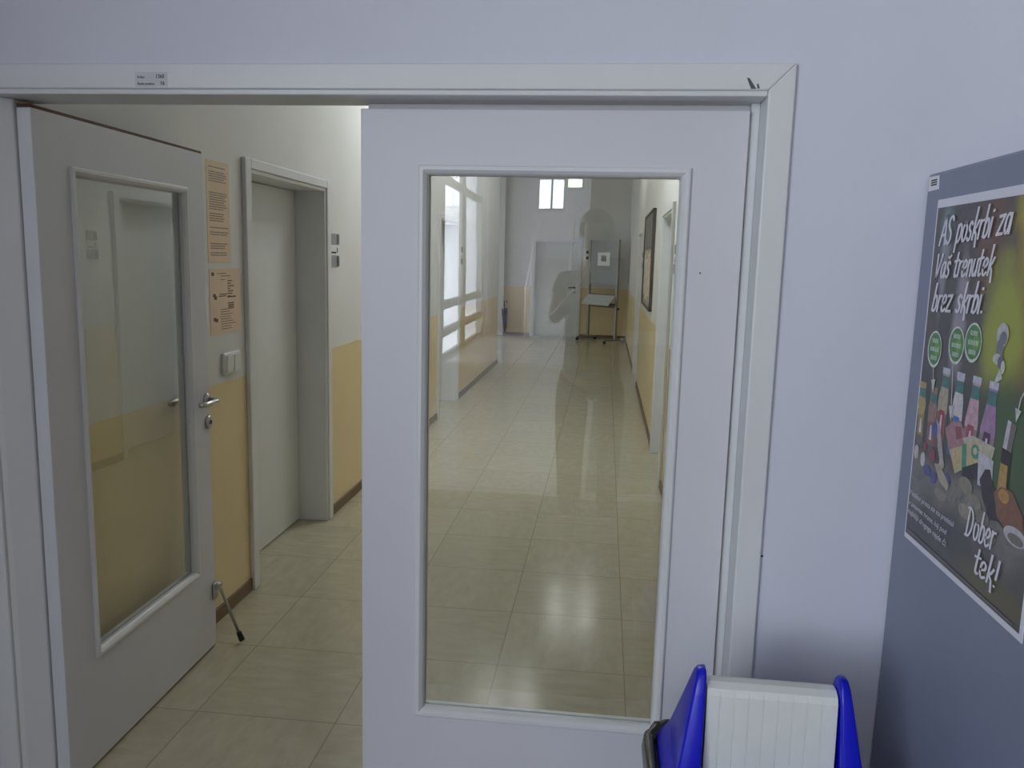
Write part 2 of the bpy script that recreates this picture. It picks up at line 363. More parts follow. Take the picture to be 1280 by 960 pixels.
LT, TH, LWID = 1.963, .04, .95
GX0, GX1, GZ0, GZ1 = .150, .820, .347, 1.828     # outer edge of the glazing bead within a leaf
def leaf(name, label):
    """local: hinge... x 0..LWID along the leaf, y 0 front .. TH back, z"""
    r = empty(name); tag(r, label, 'door', kind='structure')
    b = .016
    bm = BM()
    O = [(0, .008), (LWID, .008), (LWID, LT), (0, LT)]; I = [(GX0+b, GZ0+b), (GX1-b, GZ0+b), (GX1-b, GZ1-b), (GX0+b, GZ1-b)]
    vv = {(k, y): [bm.verts.new((px, y, pz)) for px, pz in pts] for k, pts in (('o', O), ('i', I)) for y in (0, TH)}
    for i in range(4):
        j = (i+1) % 4
        for y in (0, TH): bm.faces.new((vv['o', y][i], vv['o', y][j], vv['i', y][j], vv['i', y][i]))
        for k in 'oi': bm.faces.new((vv[k, 0][i], vv[k, 0][j], vv[k, TH][j], vv[k, TH][i]))
    link('leaf', bm, M_leaf, r, bevel=.003)
    # glazing bead, front and back: stepped moulding
    bm = BM()
    for s in (0, 1):
        Y = (lambda v: v) if s == 0 else (lambda v: TH - v)
        prof = [(0, 0), (0, -.007), (.004, -.010), (.012, -.010), (.020, -.003), (.024, .004), (.024, .016), (.016, .016), (.016, 0)]
        # sweep the profile round the opening with mitred corners
        loops = []
        for (cx, cz, sx, sz) in ((GX0, GZ0, 1, 1), (GX1, GZ0, -1, 1), (GX1, GZ1, -1, -1), (GX0, GZ1, 1, -1)):
            loops.append([bm.verts.new((cx+sx*d, Y(h), cz+sz*d)) for d, h in prof])
        for i in range(4):
            A, B = loops[i], loops[(i+1) % 4]
            for k in range(len(prof)): bm.faces.new((A[k], A[(k+1) % len(prof)], B[(k+1) % len(prof)], B[k]))
    link('glazing_bead', bm, M_frame, r)
    bm = BM(); g = .020; box(bm, GX0+g, GX1-g, TH/2-.002, TH/2+.002, GZ0+g, GZ1-g)
    link('glass_pane', bm, M_glass, r)
    return r
# closed right-hand leaf: x from -.626 to .324
rl = leaf('door_2', 'closed white door leaf with a large clear glass panel'); rl.location = (-.626, 0, 0)
# open left-hand leaf: hinge at (-1.555, 0), front face at x=-1.515 looking along +x
ll = leaf('door_1', 'open white glazed door leaf swung back against the left corridor wall'); ll.location = (-1.517, .004, 0)
ll.rotation_euler = (0, 0, math.radians(90.8))
for f, s in ((-.0, -1), (TH, 1)):
    lever(ll, (.927, f, 1.028), 'y', s, (-1, 0, 0)); rose(ll, (.934, f, .938), 'y', s)
bm = BM(); box(bm, 0.0, LWID-.002, .0005, TH-.002, LT-.001, LT+.008); link('top_edge', bm, M_brown, ll)
# swing-down stop bolted on the free edge: bracket and rod
ds = empty('door_holder'); ds.parent = ll; ds.location = (.938, -.001, .24); ds['label'] = 'chrome flip-down door holder with black rubber tip'
bm = BM(); box(bm, -.018, .018, -.012, 0, -.035, .035); link('bracket', bm, M_chrome, ds, bevel=.006, seg=3)
mw = Matrix.Translation((-1.517, .004, 0)) @ Matrix.Rotation(math.radians(90.8), 4, 'Z') @ Matrix.Translation((.938, -.001, .24))
inv = mw.inverted(); tip = inv @ Vector((-1.436, .985, .012)); top = Vector((.004, -.02, .022))
bm = BM(); tube(bm, [top, top.lerp(tip, .06), top.lerp(tip, .86)], .0065, 12); lathe(bm, [(.012, -.016), (.012, .016)], (.004, -.016, .022), 'x', 16)
link('rod', bm, M_chrome, ds)
bm = BM(); tube(bm, [top.lerp(tip, .85), top.lerp(tip, .98), tip], [.010, .012, .0115], 14); link('rubber_tip', bm, M_rubber, ds)

# ------------------------------------------------------------------ text helper
def text_mesh(s, shear=0, bold=0, align='LEFT', res=3, space=1.0):
    cu = bpy.data.curves.new('t', 'FONT'); cu.body = s; cu.size = 1; cu.shear = shear; cu.resolution_u = res; cu.align_x = align
    cu.space_character = space; cu.offset = bold
    ob = bpy.data.objects.new('t', cu); C.objects.link(ob)
    dg = bpy.context.evaluated_depsgraph_get(); me = bpy.data.meshes.new_from_object(ob.evaluated_get(dg))
    bpy.data.objects.remove(ob); bpy.data.curves.remove(cu)
    return me
CAP = .73
def add_text(bm, s, BL, BR, TL, normal, mi=0, off=0., shear=0, bold=0, cap=CAP, space=1.0):
    """map text so its left end / baseline starts at BL, its right end is BR and a capital reaches TL"""
    me = text_mesh(s, shear, bold, space=space)
    xs = [v.co.x for v in me.vertices]; x0, x1 = min(xs), max(xs)
    BL, BR, TL, n = map(Vector, (BL, BR, TL, normal))
    vs = [bm.verts.new(BL + (BR-BL)*((v.co.x-x0)/(x1-x0)) + (TL-BL)*(v.co.y/cap) + n*off) for v in me.vertices]
    for p in me.polygons:
        try: f = bm.faces.new([vs[i] for i in p.vertices]); f.material_index = mi
        except ValueError: pass
    bpy.data.meshes.remove(me)

def sheet(name, axis_pos, a0, a1, z0, z1, m, th=.0012, ax='x', nrm=1):
    bm = BM()
    if ax == 'x': box(bm, min(axis_pos, axis_pos+nrm*th), max(axis_pos, axis_pos+nrm*th), a0, a1, z0, z1)
    else: box(bm, a0, a1, min(axis_pos, axis_pos+nrm*th), max(axis_pos, axis_pos+nrm*th), z0, z1)
    return link(name, bm, m)

# sticker on the casing: 1360 / 16
bm = BM(); yc = -.07
box(bm, -1.178, -1.094, yc-.0008, yc, 1.996, 2.034)
st = link('room_number_sticker', bm, mat('sticker_paper', (206, 208, 212), .5, noise=.02)); tag(st, 'white sticker reading 1360 and 16 on the door frame head', 'sticker')
bm = BM(); n = (0, -1, 0)
T = lambda s, x0, x1, z, h, **k: add_text(bm, s, (x0, yc-.0008, z), (x1, yc-.0008, z), (x0, yc-.0008, z+h), n, off=.0004, **k)
T('1360', -1.122, -1.101, 2.0195, .0095, bold=.02); T('16', -1.111, -1.101, 2.0035, .0095, bold=.02)
T('Soba:', -1.172, -1.152, 2.0195, .006, bold=.02); T('Število prostora:', -1.172, -1.127, 2.0035, .006, bold=.02)
link('sticker_lettering', bm, M_ink, st)

# ------------------------------------------------------------------ things on the left wall
pm = mat_paper_lines('orange_paper_text', (228, 206, 178), (110, 92, 76), 44, seed=3, gap=.42, thick=.5, edge=.1)
o = sheet('notice_sheet', XL, 1.178, 1.383, 1.555, 1.972, pm); tag(o, 'tall peach notice covered in printed paragraphs, upper of two beside the open door', 'notice')
bm = BM()
pap = mat('peach_paper', (230, 206, 180), .75, noise=.02)
o = sheet('notice_sheet', XL, 1.18, 1.470, 1.252, 1.529, pap); tag(o, 'square peach notice with diagram and small text, just above the light switch', 'notice')
bm = BM(); xx = XL+.0016
def bar(y0, y1, z0, z1): box(bm, xx-.0004, xx+.0003, y0, y1, z0, z1)
rnd = random.Random(7)
for i in range(7): bar(1.345, 1.365+.06*rnd.random(), 1.475-.011*i, 1.4795-.011*i)
bar(1.34, 1.42, 1.405, 1.411); bar(1.27, 1.34, 1.419, 1.423); bar(1.26, 1.33, 1.411, 1.415)
for i in range(3): bar(1.345, 1.40, 1.378-.009*i, 1.383-.009*i)
for i in range(9): bar(1.275, 1.36+.07*rnd.random(), 1.355-.0105*i, 1.3575-.0105*i)
for (y, z) in ((1.20, 1.50), (1.21, 1.41), (1.22, 1.40), (1.21, 1.31), (1.225, 1.305)): bar(y, y+.022, z, z+.014)
bar(1.25, 1.33, 1.508, 1.5105); bar(1.28, 1.37, 1.497, 1.4995); bar(1.28, 1.32, 1.482, 1.4845)
link('printed_text', bm, mat('brown_ink', (112, 88, 70), .7, noise=.05), o)

sw = empty('light_switch', (XL, 1.345, 1.12)); tag(sw, 'white double light switch on the left wall below the notices', 'light switch')
bm = BM(); box(bm, 0, .016, -.078, .078, -.048, .048); link('switch_frame', bm, M_white, sw, bevel=.006, seg=3)
for y in (-.034, .034):
    bm = BM(); prism(bm, [(.014, -.036), (.022, -.036), (.026, .036), (.014, .036)], 1, y-.030, y+.030)
    link('rocker', bm, M_white, sw, bevel=.002)

def plaque(x, sgn, y0, y1, z0, z1, label, ax='x'):
    """wall sign of three strips: grey, white with the room name, grey"""
    r = empty('door_sign', (x, (y0+y1)/2, z0)) if ax == 'x' else empty('door_sign', ((y0+y1)/2, x, z0)); tag(r, label, 'sign', 'grey and white door signs')
    w = (y1-y0)/2; h = z1-z0
    def B(bm, a, b, c, d, t0, t1):
        lo, hi = min(sgn*t0, sgn*t1), max(sgn*t0, sgn*t1)
        if ax == 'x': box(bm, lo, hi, a, b, c, d)
        else: box(bm, a, b, lo, hi, c, d)
    for k, (c, d) in enumerate(((0, h*.34), (h*.345, h*.655), (h*.66, h))):
        bm = BM(); B(bm, -w, w, c, d, 0, .006)
        pl = link('sign_plate', bm, [M_lgrey2, M_white, M_lgrey2][k], r, bevel=.001)
        if k != 1:
            pl['label'] = 'grey plate'
            bm = BM(); B(bm, w*.45, w*.92, c+.004, d-.004, .006, .0072); link('dark_band', bm, M_dgrey, pl)
        else:
            bm = BM(); B(bm, -w*.85, w*.3, h*.40, h*.45, .006, .0072); B(bm, w*.5, w*.62, h*.42, h*.58, .006, .0072); link('sign_print', bm, M_ink, pl)
    return r
M_lgrey2 = mat('sign_grey', (150, 152, 152), .4, noise=.05, nscale=60)
plaque(XL, 1, 2.665, 2.845, 1.53, 1.725, 'grey and white door sign on the left wall beside the nearer recessed door')
plaque(XL, 1, 7.01, 7.19, 1.53, 1.725, 'grey and white door sign on the left wall beside the farther recessed door')
plaque(XR, -1, 3.40, 3.58, 1.53, 1.725, 'grey and white door sign on the right wall beside the nearer recessed door')
plaque(XR, -1, 8.44, 8.62, 1.53, 1.725, 'grey and white door sign on the right wall beside the far recessed door')
r = empty('door_sign', (-.45, YE, 1.60)); tag(r, 'small white sign with two black squares by the far end door', 'sign', 'grey and white door signs')
bm = BM(); box(bm, -.09, .075, -.006, 0, 0, .26); link('sign_plate', bm, M_white, r, bevel=.001)
for zz in (.155, .035):
    bm = BM(); box(bm, .02, .07, -.008, -.006, zz, zz+.06); link('black_square', bm, M_black, r)

# brown board fixed low on the right wall
bm = BM(); box(bm, XR-.024, XR, 2.55, 3.31, .50, 1.05)
o = link('wall_board', bm, M_wood, bevel=.004); tag(o, 'brown wooden board fixed low on the right wall, before the first door', 'wall board')

# ------------------------------------------------------------------ notice board and its papers
nb = empty('notice_board', (XR, 6.85, 1.13)); tag(nb, 'long framed notice board with dark upper strip on the right wall', 'notice board')
y0, y1, h = -.85, .85, .99
bm = BM(); box(bm, -.018, 0, y0+.02, y1-.02, .02, h-.02); link('board_surface', bm, mat('board_cork', (168, 160, 140), .8, noise=.1, nscale=80), nb)
bm = BM(); box(bm, -.022, -.018, y0+.022, y1-.022, h*.62, h-.022); link('dark_upper_panel', bm, mat('board_slate', (104, 106, 100), .6, noise=.08, nscale=10), nb)
bm = BM()
for a, b, c, d in ((y0, y0+.022, 0, h), (y1-.022, y1, 0, h), (y0, y1, 0, .022), (y0, y1, h-.022, h)): box(bm, -.034, 0, a, b, c, d)
link('board_frame', bm, mat('board_frame_dark', (62, 56, 50), .5, noise=.08, nscale=20), nb, bevel=.003)
cols = [((232, 222, 206), 'cream'), ((226, 200, 184), 'pinkish'), ((224, 216, 180), 'pale yellow'), ((214, 214, 210), 'white')]
place = ['nearest the double doorway', 'second from the double doorway', 'third from the double doorway', 'at the far end']
for i in range(4):
    yy = 6.10+.40*i; z0 = 1.20+.05*(i % 2)
    o = sheet('pinned_paper', XR-.018, yy, yy+.30, z0, z0+.44, mat_paper_lines('pinned_paper_%s' % cols[i][1].replace(' ', '_'), cols[i][0], (120, 110, 104), 26, seed=i*5, gap=.35), .001, 'x', -1)
    tag(o, '%s paper pinned low on the notice board, %s' % (cols[i][1], place[i]), 'paper', 'papers on the notice board')
o = sheet('small_notice', XR, 7.98, 8.12, 1.22, 1.43, mat_paper_lines('small_notice_paper', (214, 206, 196), (90, 60, 50), 14, seed=2), .001, 'x', -1)
tag(o, 'small paper on the right wall between notice board and far door', 'paper')

# ------------------------------------------------------------------ flip chart on castors by the end wall
fc = empty('flip_chart', (-.05, 14.58, 0), math.atan2(-.62, .556)); tag(fc, 'grey flip chart board on castors in the far right corner', 'flip chart')
hw = .416
M_fcm = mat('flipchart_grey_metal', (150, 150, 142), .4, .3, noise=.05, nscale=15)
M_fcd = mat('flipchart_dark_metal', (96, 92, 84), .45, .3, noise=.05, nscale=15)
for s in (-1, 1):
    bm = BM(); box(bm, s*hw-.024, s*hw+.024, -.026, .026, .07, 2.03); link('post', bm, M_fcm, fc, bevel=.004)
    bm = BM(); box(bm, s*hw-.02, s*hw+.02, -.30, .22, .05, .085); link('foot_bar', bm, M_fcm, fc, bevel=.005)
    for y in (-.28, .20):
        bm = BM(); lathe(bm, [(.012, -.014), (.030, -.013), (.030, .013), (.012, .014)], (s*hw, y, .0305), 'x', 18)
        box(bm, s*hw-.008, s*hw+.008, y-.008, y+.008, .03, .055); link('castor', bm, M_rubber, fc)
bm = BM(); box(bm, -hw+.02, hw-.02, -.012, .012, 1.17, 1.985); bd = link('board', bm, mat('flipchart_board', (150, 154, 156), .35, noise=.05, nscale=4), fc, bevel=.002)
for dd, z0, z1 in ((.017, 1.985, 2.025), (.014, 1.14, 1.165)):
    bm = BM(); box(bm, -hw+.02, hw-.02, -dd, dd, z0, z1); link('cross_bar', bm, M_fcm, fc, bevel=.003)
bm = BM(); box(bm, -hw+.02, hw-.02, -.018, .018, .90, .955); link('lower_bar', bm, M_fcd, fc, bevel=.003)
bm = BM(); prism(bm, [(-.02, .94), (-.02, .915), (-.19, .735), (-.20, .755)], 0, -hw-.0, hw-.03); link('tray', bm, mat('tray_grey', (196, 196, 194), .45, noise=.03, nscale=20), fc, bevel=.003)
bm = BM(); box(bm, -hw+.05, hw-.02, -.01, .01, .69, .78); link('lower_panel', bm, M_fcd, fc, bevel=.002)
bm = BM(); lathe(bm, [(.008, 0), (.008, .03), (.022, .03), (.022, .05)], (hw+.018, 0, .68), 'x', 14); link('clamp_knob', bm, M_black, fc)
bm = BM(); box(bm, -.18, .18, -.0135, -.012, 1.52, 1.78)
pp = link('paper_sheet', bm, M_white); pp.location = fc.location; pp.rotation_euler = fc.rotation_euler; tag(pp, 'small white sheet with a grey picture stuck on the flip chart', 'paper')
bm = BM(); box(bm, -.075, .075, -.0145, -.0135, 1.60, 1.72); link('printed_picture', bm, mat('paper_grey_print', (140, 142, 146), .7, noise=.5, nscale=50), pp)

# ------------------------------------------------------------------ umbrella leaning in the far left corner
um = empty('umbrella', (-2.06, 15.00, 0)); tag(um, 'dark closed umbrella leaning in the far left corner', 'umbrella')
ax = Vector((-.05, .155, .66)); P = lambda t: ax*t
bm = BM(); tube(bm, [P(.0), P(.12)], [.004, .006], 10); link('tip', bm, M_chrome, um)
bm = BM()
n = 16; rings = []
for t_, rad in ((.10, .010), (.16, .022), (.3, .034), (.5, .045), (.7, .055), (.84, .058), (.87, .042), (.88, .012)):
    ring = []
    for k in range(n):
        a = 2*PI*k/n; r_ = rad*(1.0 if k % 2 else .72); c = P(t_)
        ring.append(bm.verts.new((c.x+r_*math.cos(a+t_*1.5), c.y+r_*math.sin(a+t_*1.5)*.95, c.z-r_*math.sin(a)*.2)))
    rings.append(ring)
for i in range(len(rings)-1):
    for k in range(n): bm.faces.new((rings[i][k], rings[i][(k+1) % n], rings[i+1][(k+1) % n], rings[i+1][k]))
bm.faces.new(rings[0][::-1]); bm.faces.new(rings[-1])
link('folded_canopy', bm, mat('umbrella_cloth', (58, 52, 74), .7, noise=.2, nscale=15), um, smooth=True)
bm = BM(); c = P(.88); tube(bm, [c, P(1.0), P(1.06), P(1.10)+Vector((.02, 0, 0)), P(1.09)+Vector((.055, 0, 0)), P(1.04)+Vector((.065, 0, 0))], .010, 10); link('hook_handle', bm, M_black, um)

# ------------------------------------------------------------------ vending machine with the poster
MX, MZ, MY0, MY1 = .718, 1.814, -.86, -.062
vm = empty('vending_machine', (MX+.42, (MY0+MY1)/2, 0)); tag(vm, 'tall grey vending machine standing against the lavender wall', 'vending machine')
o_ = vm.location; B6 = lambda bm, x0, x1, y0, y1, z0, z1: box(bm, x0-o_.x, x1-o_.x, y0-o_.y, y1-o_.y, z0-o_.z, z1-o_.z)
bm = BM(); B6(bm, MX, MX+.84, MY0+.06, MY1, .09, MZ); link('cabinet_body', bm, M_cabinet, vm, bevel=.006, seg=2)
bm = BM(); B6(bm, MX+.004, MX+.836, MY0, MY0+.055, .12, MZ-.005); fd = link('front_door', bm, M_dgrey, vm, bevel=.01, seg=3)
bm = BM(); B6(bm, MX+.05, MX+.58, MY0-.004, MY0, .50, MZ-.09); link('display_window', bm, mat('dark_glass', (14, 16, 20), .05, noise=.02), fd)
bm = BM(); B6(bm, MX+.64, MX+.79, MY0-.012, MY0, 1.02, 1.42); link('control_panel', bm, M_lgrey, fd, bevel=.004)
bm = BM()
for i in range(4):
    for j in range(3): B6(bm, MX+.665+.035*j, MX+.69+.035*j, MY0-.018, MY0-.012, 1.10+.04*i, 1.13+.04*i)
link('keypad', bm, M_black, fd)
bm = BM(); B6(bm, MX+.08, MX+.55, MY0-.015, MY0, .24, .40); link('delivery_flap', bm, M_black, fd, bevel=.004)
for x in (MX+.07, MX+.77):
    for y in (MY0+.12, MY1-.07):
        bm = BM(); lathe(bm, [(.03, 0), (.03, .012), (.014, .014), (.014, .09)], (x-o_.x, y-o_.y, 0), 'z', 16); link('foot', bm, M_black, vm)

# small sticker at the machine's top corner
bm = BM(); prism(bm, [(-.069, 1.807), (-.126, 1.806), (-.131, 1.776), (-.072, 1.775)], 0, MX-.0008, MX)
o = link('inventory_sticker', bm, M_white); tag(o, 'tiny white sticker at the top corner of the grey machine', 'sticker')
bm = BM(); 
for z in (1.798, 1.793, 1.788): box(bm, MX-.0012, MX-.0008, -.118, -.085, z-.002, z+.001)
link('sticker_print', bm, M_ink, o)

# poster: plane x = MX, u = -y (towards the hall), v = z
P0, P1, V0, V1 = .136, .686, .985, 1.752
def mat_poster():
    m = mat('poster_photo', (60, 60, 62), .35); nt = m.node_tree; b = nt.nodes['Principled BSDF']; L = nt.links.new
    g = nt.nodes.new('ShaderNodeNewGeometry'); mp = nt.nodes.new('ShaderNodeMapping'); mp.vector_type = 'POINT'
    mp.inputs['Location'].default_value = (0, -P0, -V0); L(g.outputs['Position'], mp.inputs['Vector'])
    sp = nt.nodes.new('ShaderNodeSeparateXYZ'); L(g.outputs['Position'], sp.inputs[0])
    def M(op, a, b_=None, cl=False):
        n = nt.nodes.new('ShaderNodeMath'); n.operation = op; n.use_clamp = cl
        for i, v in ((0, a), (1, b_)):
            if v is None: continue
            if isinstance(v, (int, float)): n.inputs[i].default_value = v
            else: L(v, n.inputs[i])
        return n.outputs[0]
    def mr(v, a, c):
        n = nt.nodes.new('ShaderNodeMapRange'); n.interpolation_type = 'SMOOTHSTEP'; n.inputs['From Min'].default_value = a; n.inputs['From Max'].default_value = c; L(v, n.inputs['Value']); return n.outputs[0]
    def noise(sc, sy=1, sz=1, off=0):
        q = nt.nodes.new('ShaderNodeMapping'); q.inputs['Scale'].default_value = (1, sy, sz); q.inputs['Location'].default_value = (off, off, off); L(g.outputs['Position'], q.inputs['Vector'])
        n = nt.nodes.new('ShaderNodeTexNoise'); n.inputs['Scale'].default_value = sc; n.inputs['Detail'].default_value = 2; L(q.outputs[0], n.inputs['Vector']); return n.outputs['Fac']
    def mix(f, a, c):
        n = nt.nodes.new('ShaderNodeMix'); n.data_type = 'RGBA'; L(f, n.inputs[0])
        for i, v in ((6, a), (7, c)):
            if isinstance(v, tuple): n.inputs[i].default_value = S(v)
            else: L(v, n.inputs[i])
        return n.outputs[2]
    u = M('MULTIPLY', sp.outputs['Y'], -1); v = sp.outputs['Z']
    def blob(cu, cv, ru, rv, soft=1.0):
        a = M('DIVIDE', M('SUBTRACT', u, cu), ru); c = M('DIVIDE', M('SUBTRACT', v, cv), rv)
        d = M('SQRT', M('ADD', M('MULTIPLY', a, a), M('MULTIPLY', c, c))); d = M('ADD', d, M('MULTIPLY', M('SUBTRACT', noise(14), .5), .8))
        return M('SUBTRACT', 1, mr(d, 1-soft*.5, 1+soft*.5))
    top = mr(v, 1.32, 1.46)
    c = mix(noise(9, 1.4, .5), (66, 69, 77), (100, 94, 86))
    c = mix(blob(.20, 1.68, .03, .06), c, (96, 128, 124))
    c = mix(blob(.31, 1.48, .03, .14), c, (156, 150, 158))
    c = mix(blob(.20, 1.62, .02, .10), c, (150, 150, 160))
    c = mix(blob(.42, 1.66, .06, .12), c, (108, 84, 70))
    c = mix(blob(.60, 1.58, .09, .24), c, (136, 98, 52))
    c = mix(blob(.50, 1.49, .08, .13), c, (158, 164, 62))
    c = mix(blob(.60, 1.72, .09, .09), c, (176, 166, 52))
    c = mix(blob(.66, 1.50, .06, .12), c, (170, 140, 40))
    low = M('SUBTRACT', 1, mr(v, 1.33, 1.43))
    c = mix(low, c, mix(noise(16), (46, 47, 56), (84, 88, 76)))
    c = mix(blob(.56, 1.30, .10, .10), c, (72, 96, 60))
    # table of grey stone running down to the right
    tb = M('SUBTRACT', 1, mr(M('ADD', v, M('MULTIPLY', M('SUBTRACT', noise(22), .5), .05)), 1.165, 1.215))
    c = mix(tb, c, mix(noise(30, 1, 2), (84, 84, 90), (146, 142, 134)))
    btm = M('SUBTRACT', 1, mr(M('ADD', v, M('MULTIPLY', M('SUBTRACT', noise(7), .5), .16)), 1.06, 1.15))
    c = mix(btm, c, mix(noise(8), (66, 66, 74), (98, 94, 90)))
    c = mix(blob(.56, 1.03, .12, .03), c, (98, 94, 66))
    L(c, b.inputs['Base Color']); return m
bm = BM(); prism(bm, [(-P0, V0), (-P0, V1), (-P1, V1), (-P1, V0)], 0, MX-.0012, MX)
po = link('poster', bm, mat('poster_white_border', (226, 226, 236), .4, noise=.02)); tag(po, 'yogurt advertising poster on the side of the grey machine', 'poster')
e = .012; ee = .006
bm = BM(); prism(bm, [(-P0-ee, V0+e), (-P0-ee, V1-e-.006), (-P1+e, V1-e-.006), (-P1+e, V0+e)], 0, MX-.0015, MX-.0012)
link('poster_photograph', bm, mat_poster(), po)
# printed items
pal = {}
def pc(rgb):
    if rgb not in pal: pal[rgb] = len(pal)
    return pal[rgb]
bm = BM(); lay = [0]
def poly(pts, rgb):
    lay[0] += 1; x = MX-.0015-.000012*lay[0]
    f = bm.faces.new([bm.verts.new((x, -p[0], p[1])) for p in pts]); f.material_index = pc(rgb)
def ell(cu, cv, ru, rv, rgb, n=28): poly([(cu+ru*math.cos(2*PI*k/n), cv+rv*math.sin(2*PI*k/n)) for k in range(n)], rgb)
def bottle(cu, ztop, zbot, body, label, base, capc, mark, lean=.0, w=.027):
    f = lambda dx, t: (cu+dx+lean*t, ztop-(ztop-zbot)*t)
    prof = [(.016, .07), (.017, .20), (.023, .34), (w, .48), (w, 1.0)]
    poly([f(-a, t) for a, t in prof]+[f(a, t) for a, t in prof[::-1]], body)
    poly([f(-.016, .10), f(.016, .10), f(.018, .24), f(-.018, .24)], (70, 124, 120))
    poly([f(-w, .55), f(w, .55), f(w, .88), f(-w, .88)], label)
    poly([f(-w, .88), f(w, .88), f(w, 1.0), f(-w, 1.0)], base)
    poly([f(-.014, .52), f(.014, .52), f(.016, .84), f(-.016, .84)], mark)
    poly([f(-.003, .58), f(.004, .58), f(.007, .80), f(-.006, .80)], (210, 206, 214))
    poly([f(-.018, 0), f(.018, 0), f(.0185, .075), f(-.0185, .075)], capc)
capw = (198, 198, 214)
for a in ((.158, 1.352, 1.21, (180, 158, 96), (120, 108, 96), (110, 96, 92), (170, 150, 90), (160, 138, 70), .01, .017),
          (.222, 1.350, 1.205, (150, 118, 108), (118, 100, 92), (104, 86, 84), (150, 124, 104), (140, 96, 90), .004, .021),
          (.276, 1.398, 1.225, (176, 164, 142), (128, 104, 88), (120, 76, 76), capw, (160, 54, 62), -.006, .024),
          (.347, 1.398, 1.225, (206, 202, 204), (134, 116, 92), (52, 98, 178), capw, (58, 112, 196), -.003, .026),
          (.420, 1.400, 1.215, (202, 164, 176), (152, 118, 120), (126, 58, 86), capw, (164, 72, 96), -.012, .028),
          (.490, 1.400, 1.215, (164, 130, 168), (150, 124, 130), (88, 74, 112), capw, (72, 48, 76), -.012, .030)): bottle(*a)
poly([(.555, 1.342), (.568, 1.340), (.562, 1.289), (.547, 1.289)], (196, 192, 200)); poly([(.570, 1.340), (.587, 1.336), (.578, 1.287), (.562, 1.289)], (120, 110, 112))
poly([(.545, 1.290), (.582, 1.287), (.585, 1.15), (.55, 1.16)], (40, 34, 38))
poly([(.299, 1.275), (.335, 1.296), (.370, 1.301), (.398, 1.279), (.39, 1.253), (.331, 1.229)], (168, 124, 130)); poly([(.345, 1.288), (.372, 1.292), (.384, 1.272), (.356, 1.262)], (142, 74, 86))
poly([(.385, 1.272), (.428, 1.286), (.521, 1.283), (.509, 1.250), (.42, 1.245)], (190, 186, 164))
poly([(.329, 1.236), (.40, 1.262), (.448, 1.280), (.472, 1.246), (.40, 1.212), (.366, 1.195)], (196, 178, 136)); poly([(.385, 1.258), (.405, 1.266), (.415, 1.215), (.396, 1.206)], (72, 150, 124)); ell(.445, 1.258, .018, .014, (70, 146, 124)); ell(.443, 1.259, .009, .007, (196, 190, 166))
poly([(.250, 1.285), (.272, 1.275), (.312, 1.200), (.300, 1.190), (.275, 1.22)], (172, 162, 160)); ell(.247, 1.262, .014, .016, (66, 84, 158))
poly([(.396, 1.214), (.46, 1.241), (.468, 1.209), (.406, 1.195)], (38, 42, 46))
poly([(.458, 1.263), (.52, 1.258), (.524, 1.216), (.505, 1.20), (.468, 1.20)], (198, 196, 206))
poly([(.546, 1.262), (.573, 1.262), (.578, 1.195), (.545, 1.20)], (176, 146, 74))
for (a, b_, c_, d_, col) in ((.160, 1.192, .013, .016, (196, 190, 186)), (.200, 1.184, .013, .016, (200, 196, 196)), (.300, 1.198, .013, .010, (190, 182, 170)), (.250, 1.204, .014, .014, (150, 62, 84)), (.205, 1.215, .010, .010, (146, 64, 80)), (.228, 1.166, .020, .012, (76, 82, 140)), (.265, 1.160, .016, .014, (82, 88, 150)), (.33, 1.172, .020, .014, (80, 84, 132))): ell(a, b_, c_, d_, col)
poly([(.265, 1.190), (.29, 1.196), (.345, 1.165), (.34, 1.150), (.30, 1.160)], (176, 166, 146))
for (a, b_, c_, d_) in ((.42, 1.185, .03, .016), (.385, 1.165, .026, .014), (.46, 1.160, .034, .018), (.43, 1.135, .03, .014), (.36, 1.145, .026, .013), (.50, 1.145, .03, .014), (.53, 1.12, .03, .014), (.31, 1.135, .03, .012)): ell(a, b_, c_, d_, random.choice([(140, 134, 120), (126, 122, 114), (150, 143, 128)]))
poly([(.475, 1.212), (.492, 1.236), (.512, 1.240), (.528, 1.216), (.565, 1.20), (.575, 1.16), (.53, 1.150), (.495, 1.180)], (52, 44, 52)); poly([(.535, 1.205), (.56, 1.222), (.60, 1.222), (.645, 1.19), (.65, 1.165), (.60, 1.150), (.555, 1.165)], (132, 92, 72)); ell(.572, 1.207, .020, .012, (184, 140, 72))
ell(.625, 1.150, .04, .016, (190, 188, 192)); ell(.628, 1.146, .028, .009, (120, 116, 110))
for (cu, cv, rv) in ((.203, 1.430, .040), (.311, 1.449, .039), (.386, 1.462, .039)):
    ru = .037
    ell(cu, cv, ru, rv, (216, 224, 214)); ell(cu, cv+.001, ru-.004, rv-.005, (80, 134, 74)); ell(cu+.012, cv, .016, .014, (106, 158, 70))
    for k in (-1, 0, 1):
        wv = .022 if k == 0 else .016
        for j in range(4):
            a = cu-wv+j*wv*.52; poly([(a, cv-.0185*k-.005), (a+wv*.42, cv-.0185*k-.0045), (a+wv*.42, cv-.0185*k+.005), (a, cv-.0185*k+.0045)], (180, 202, 176))
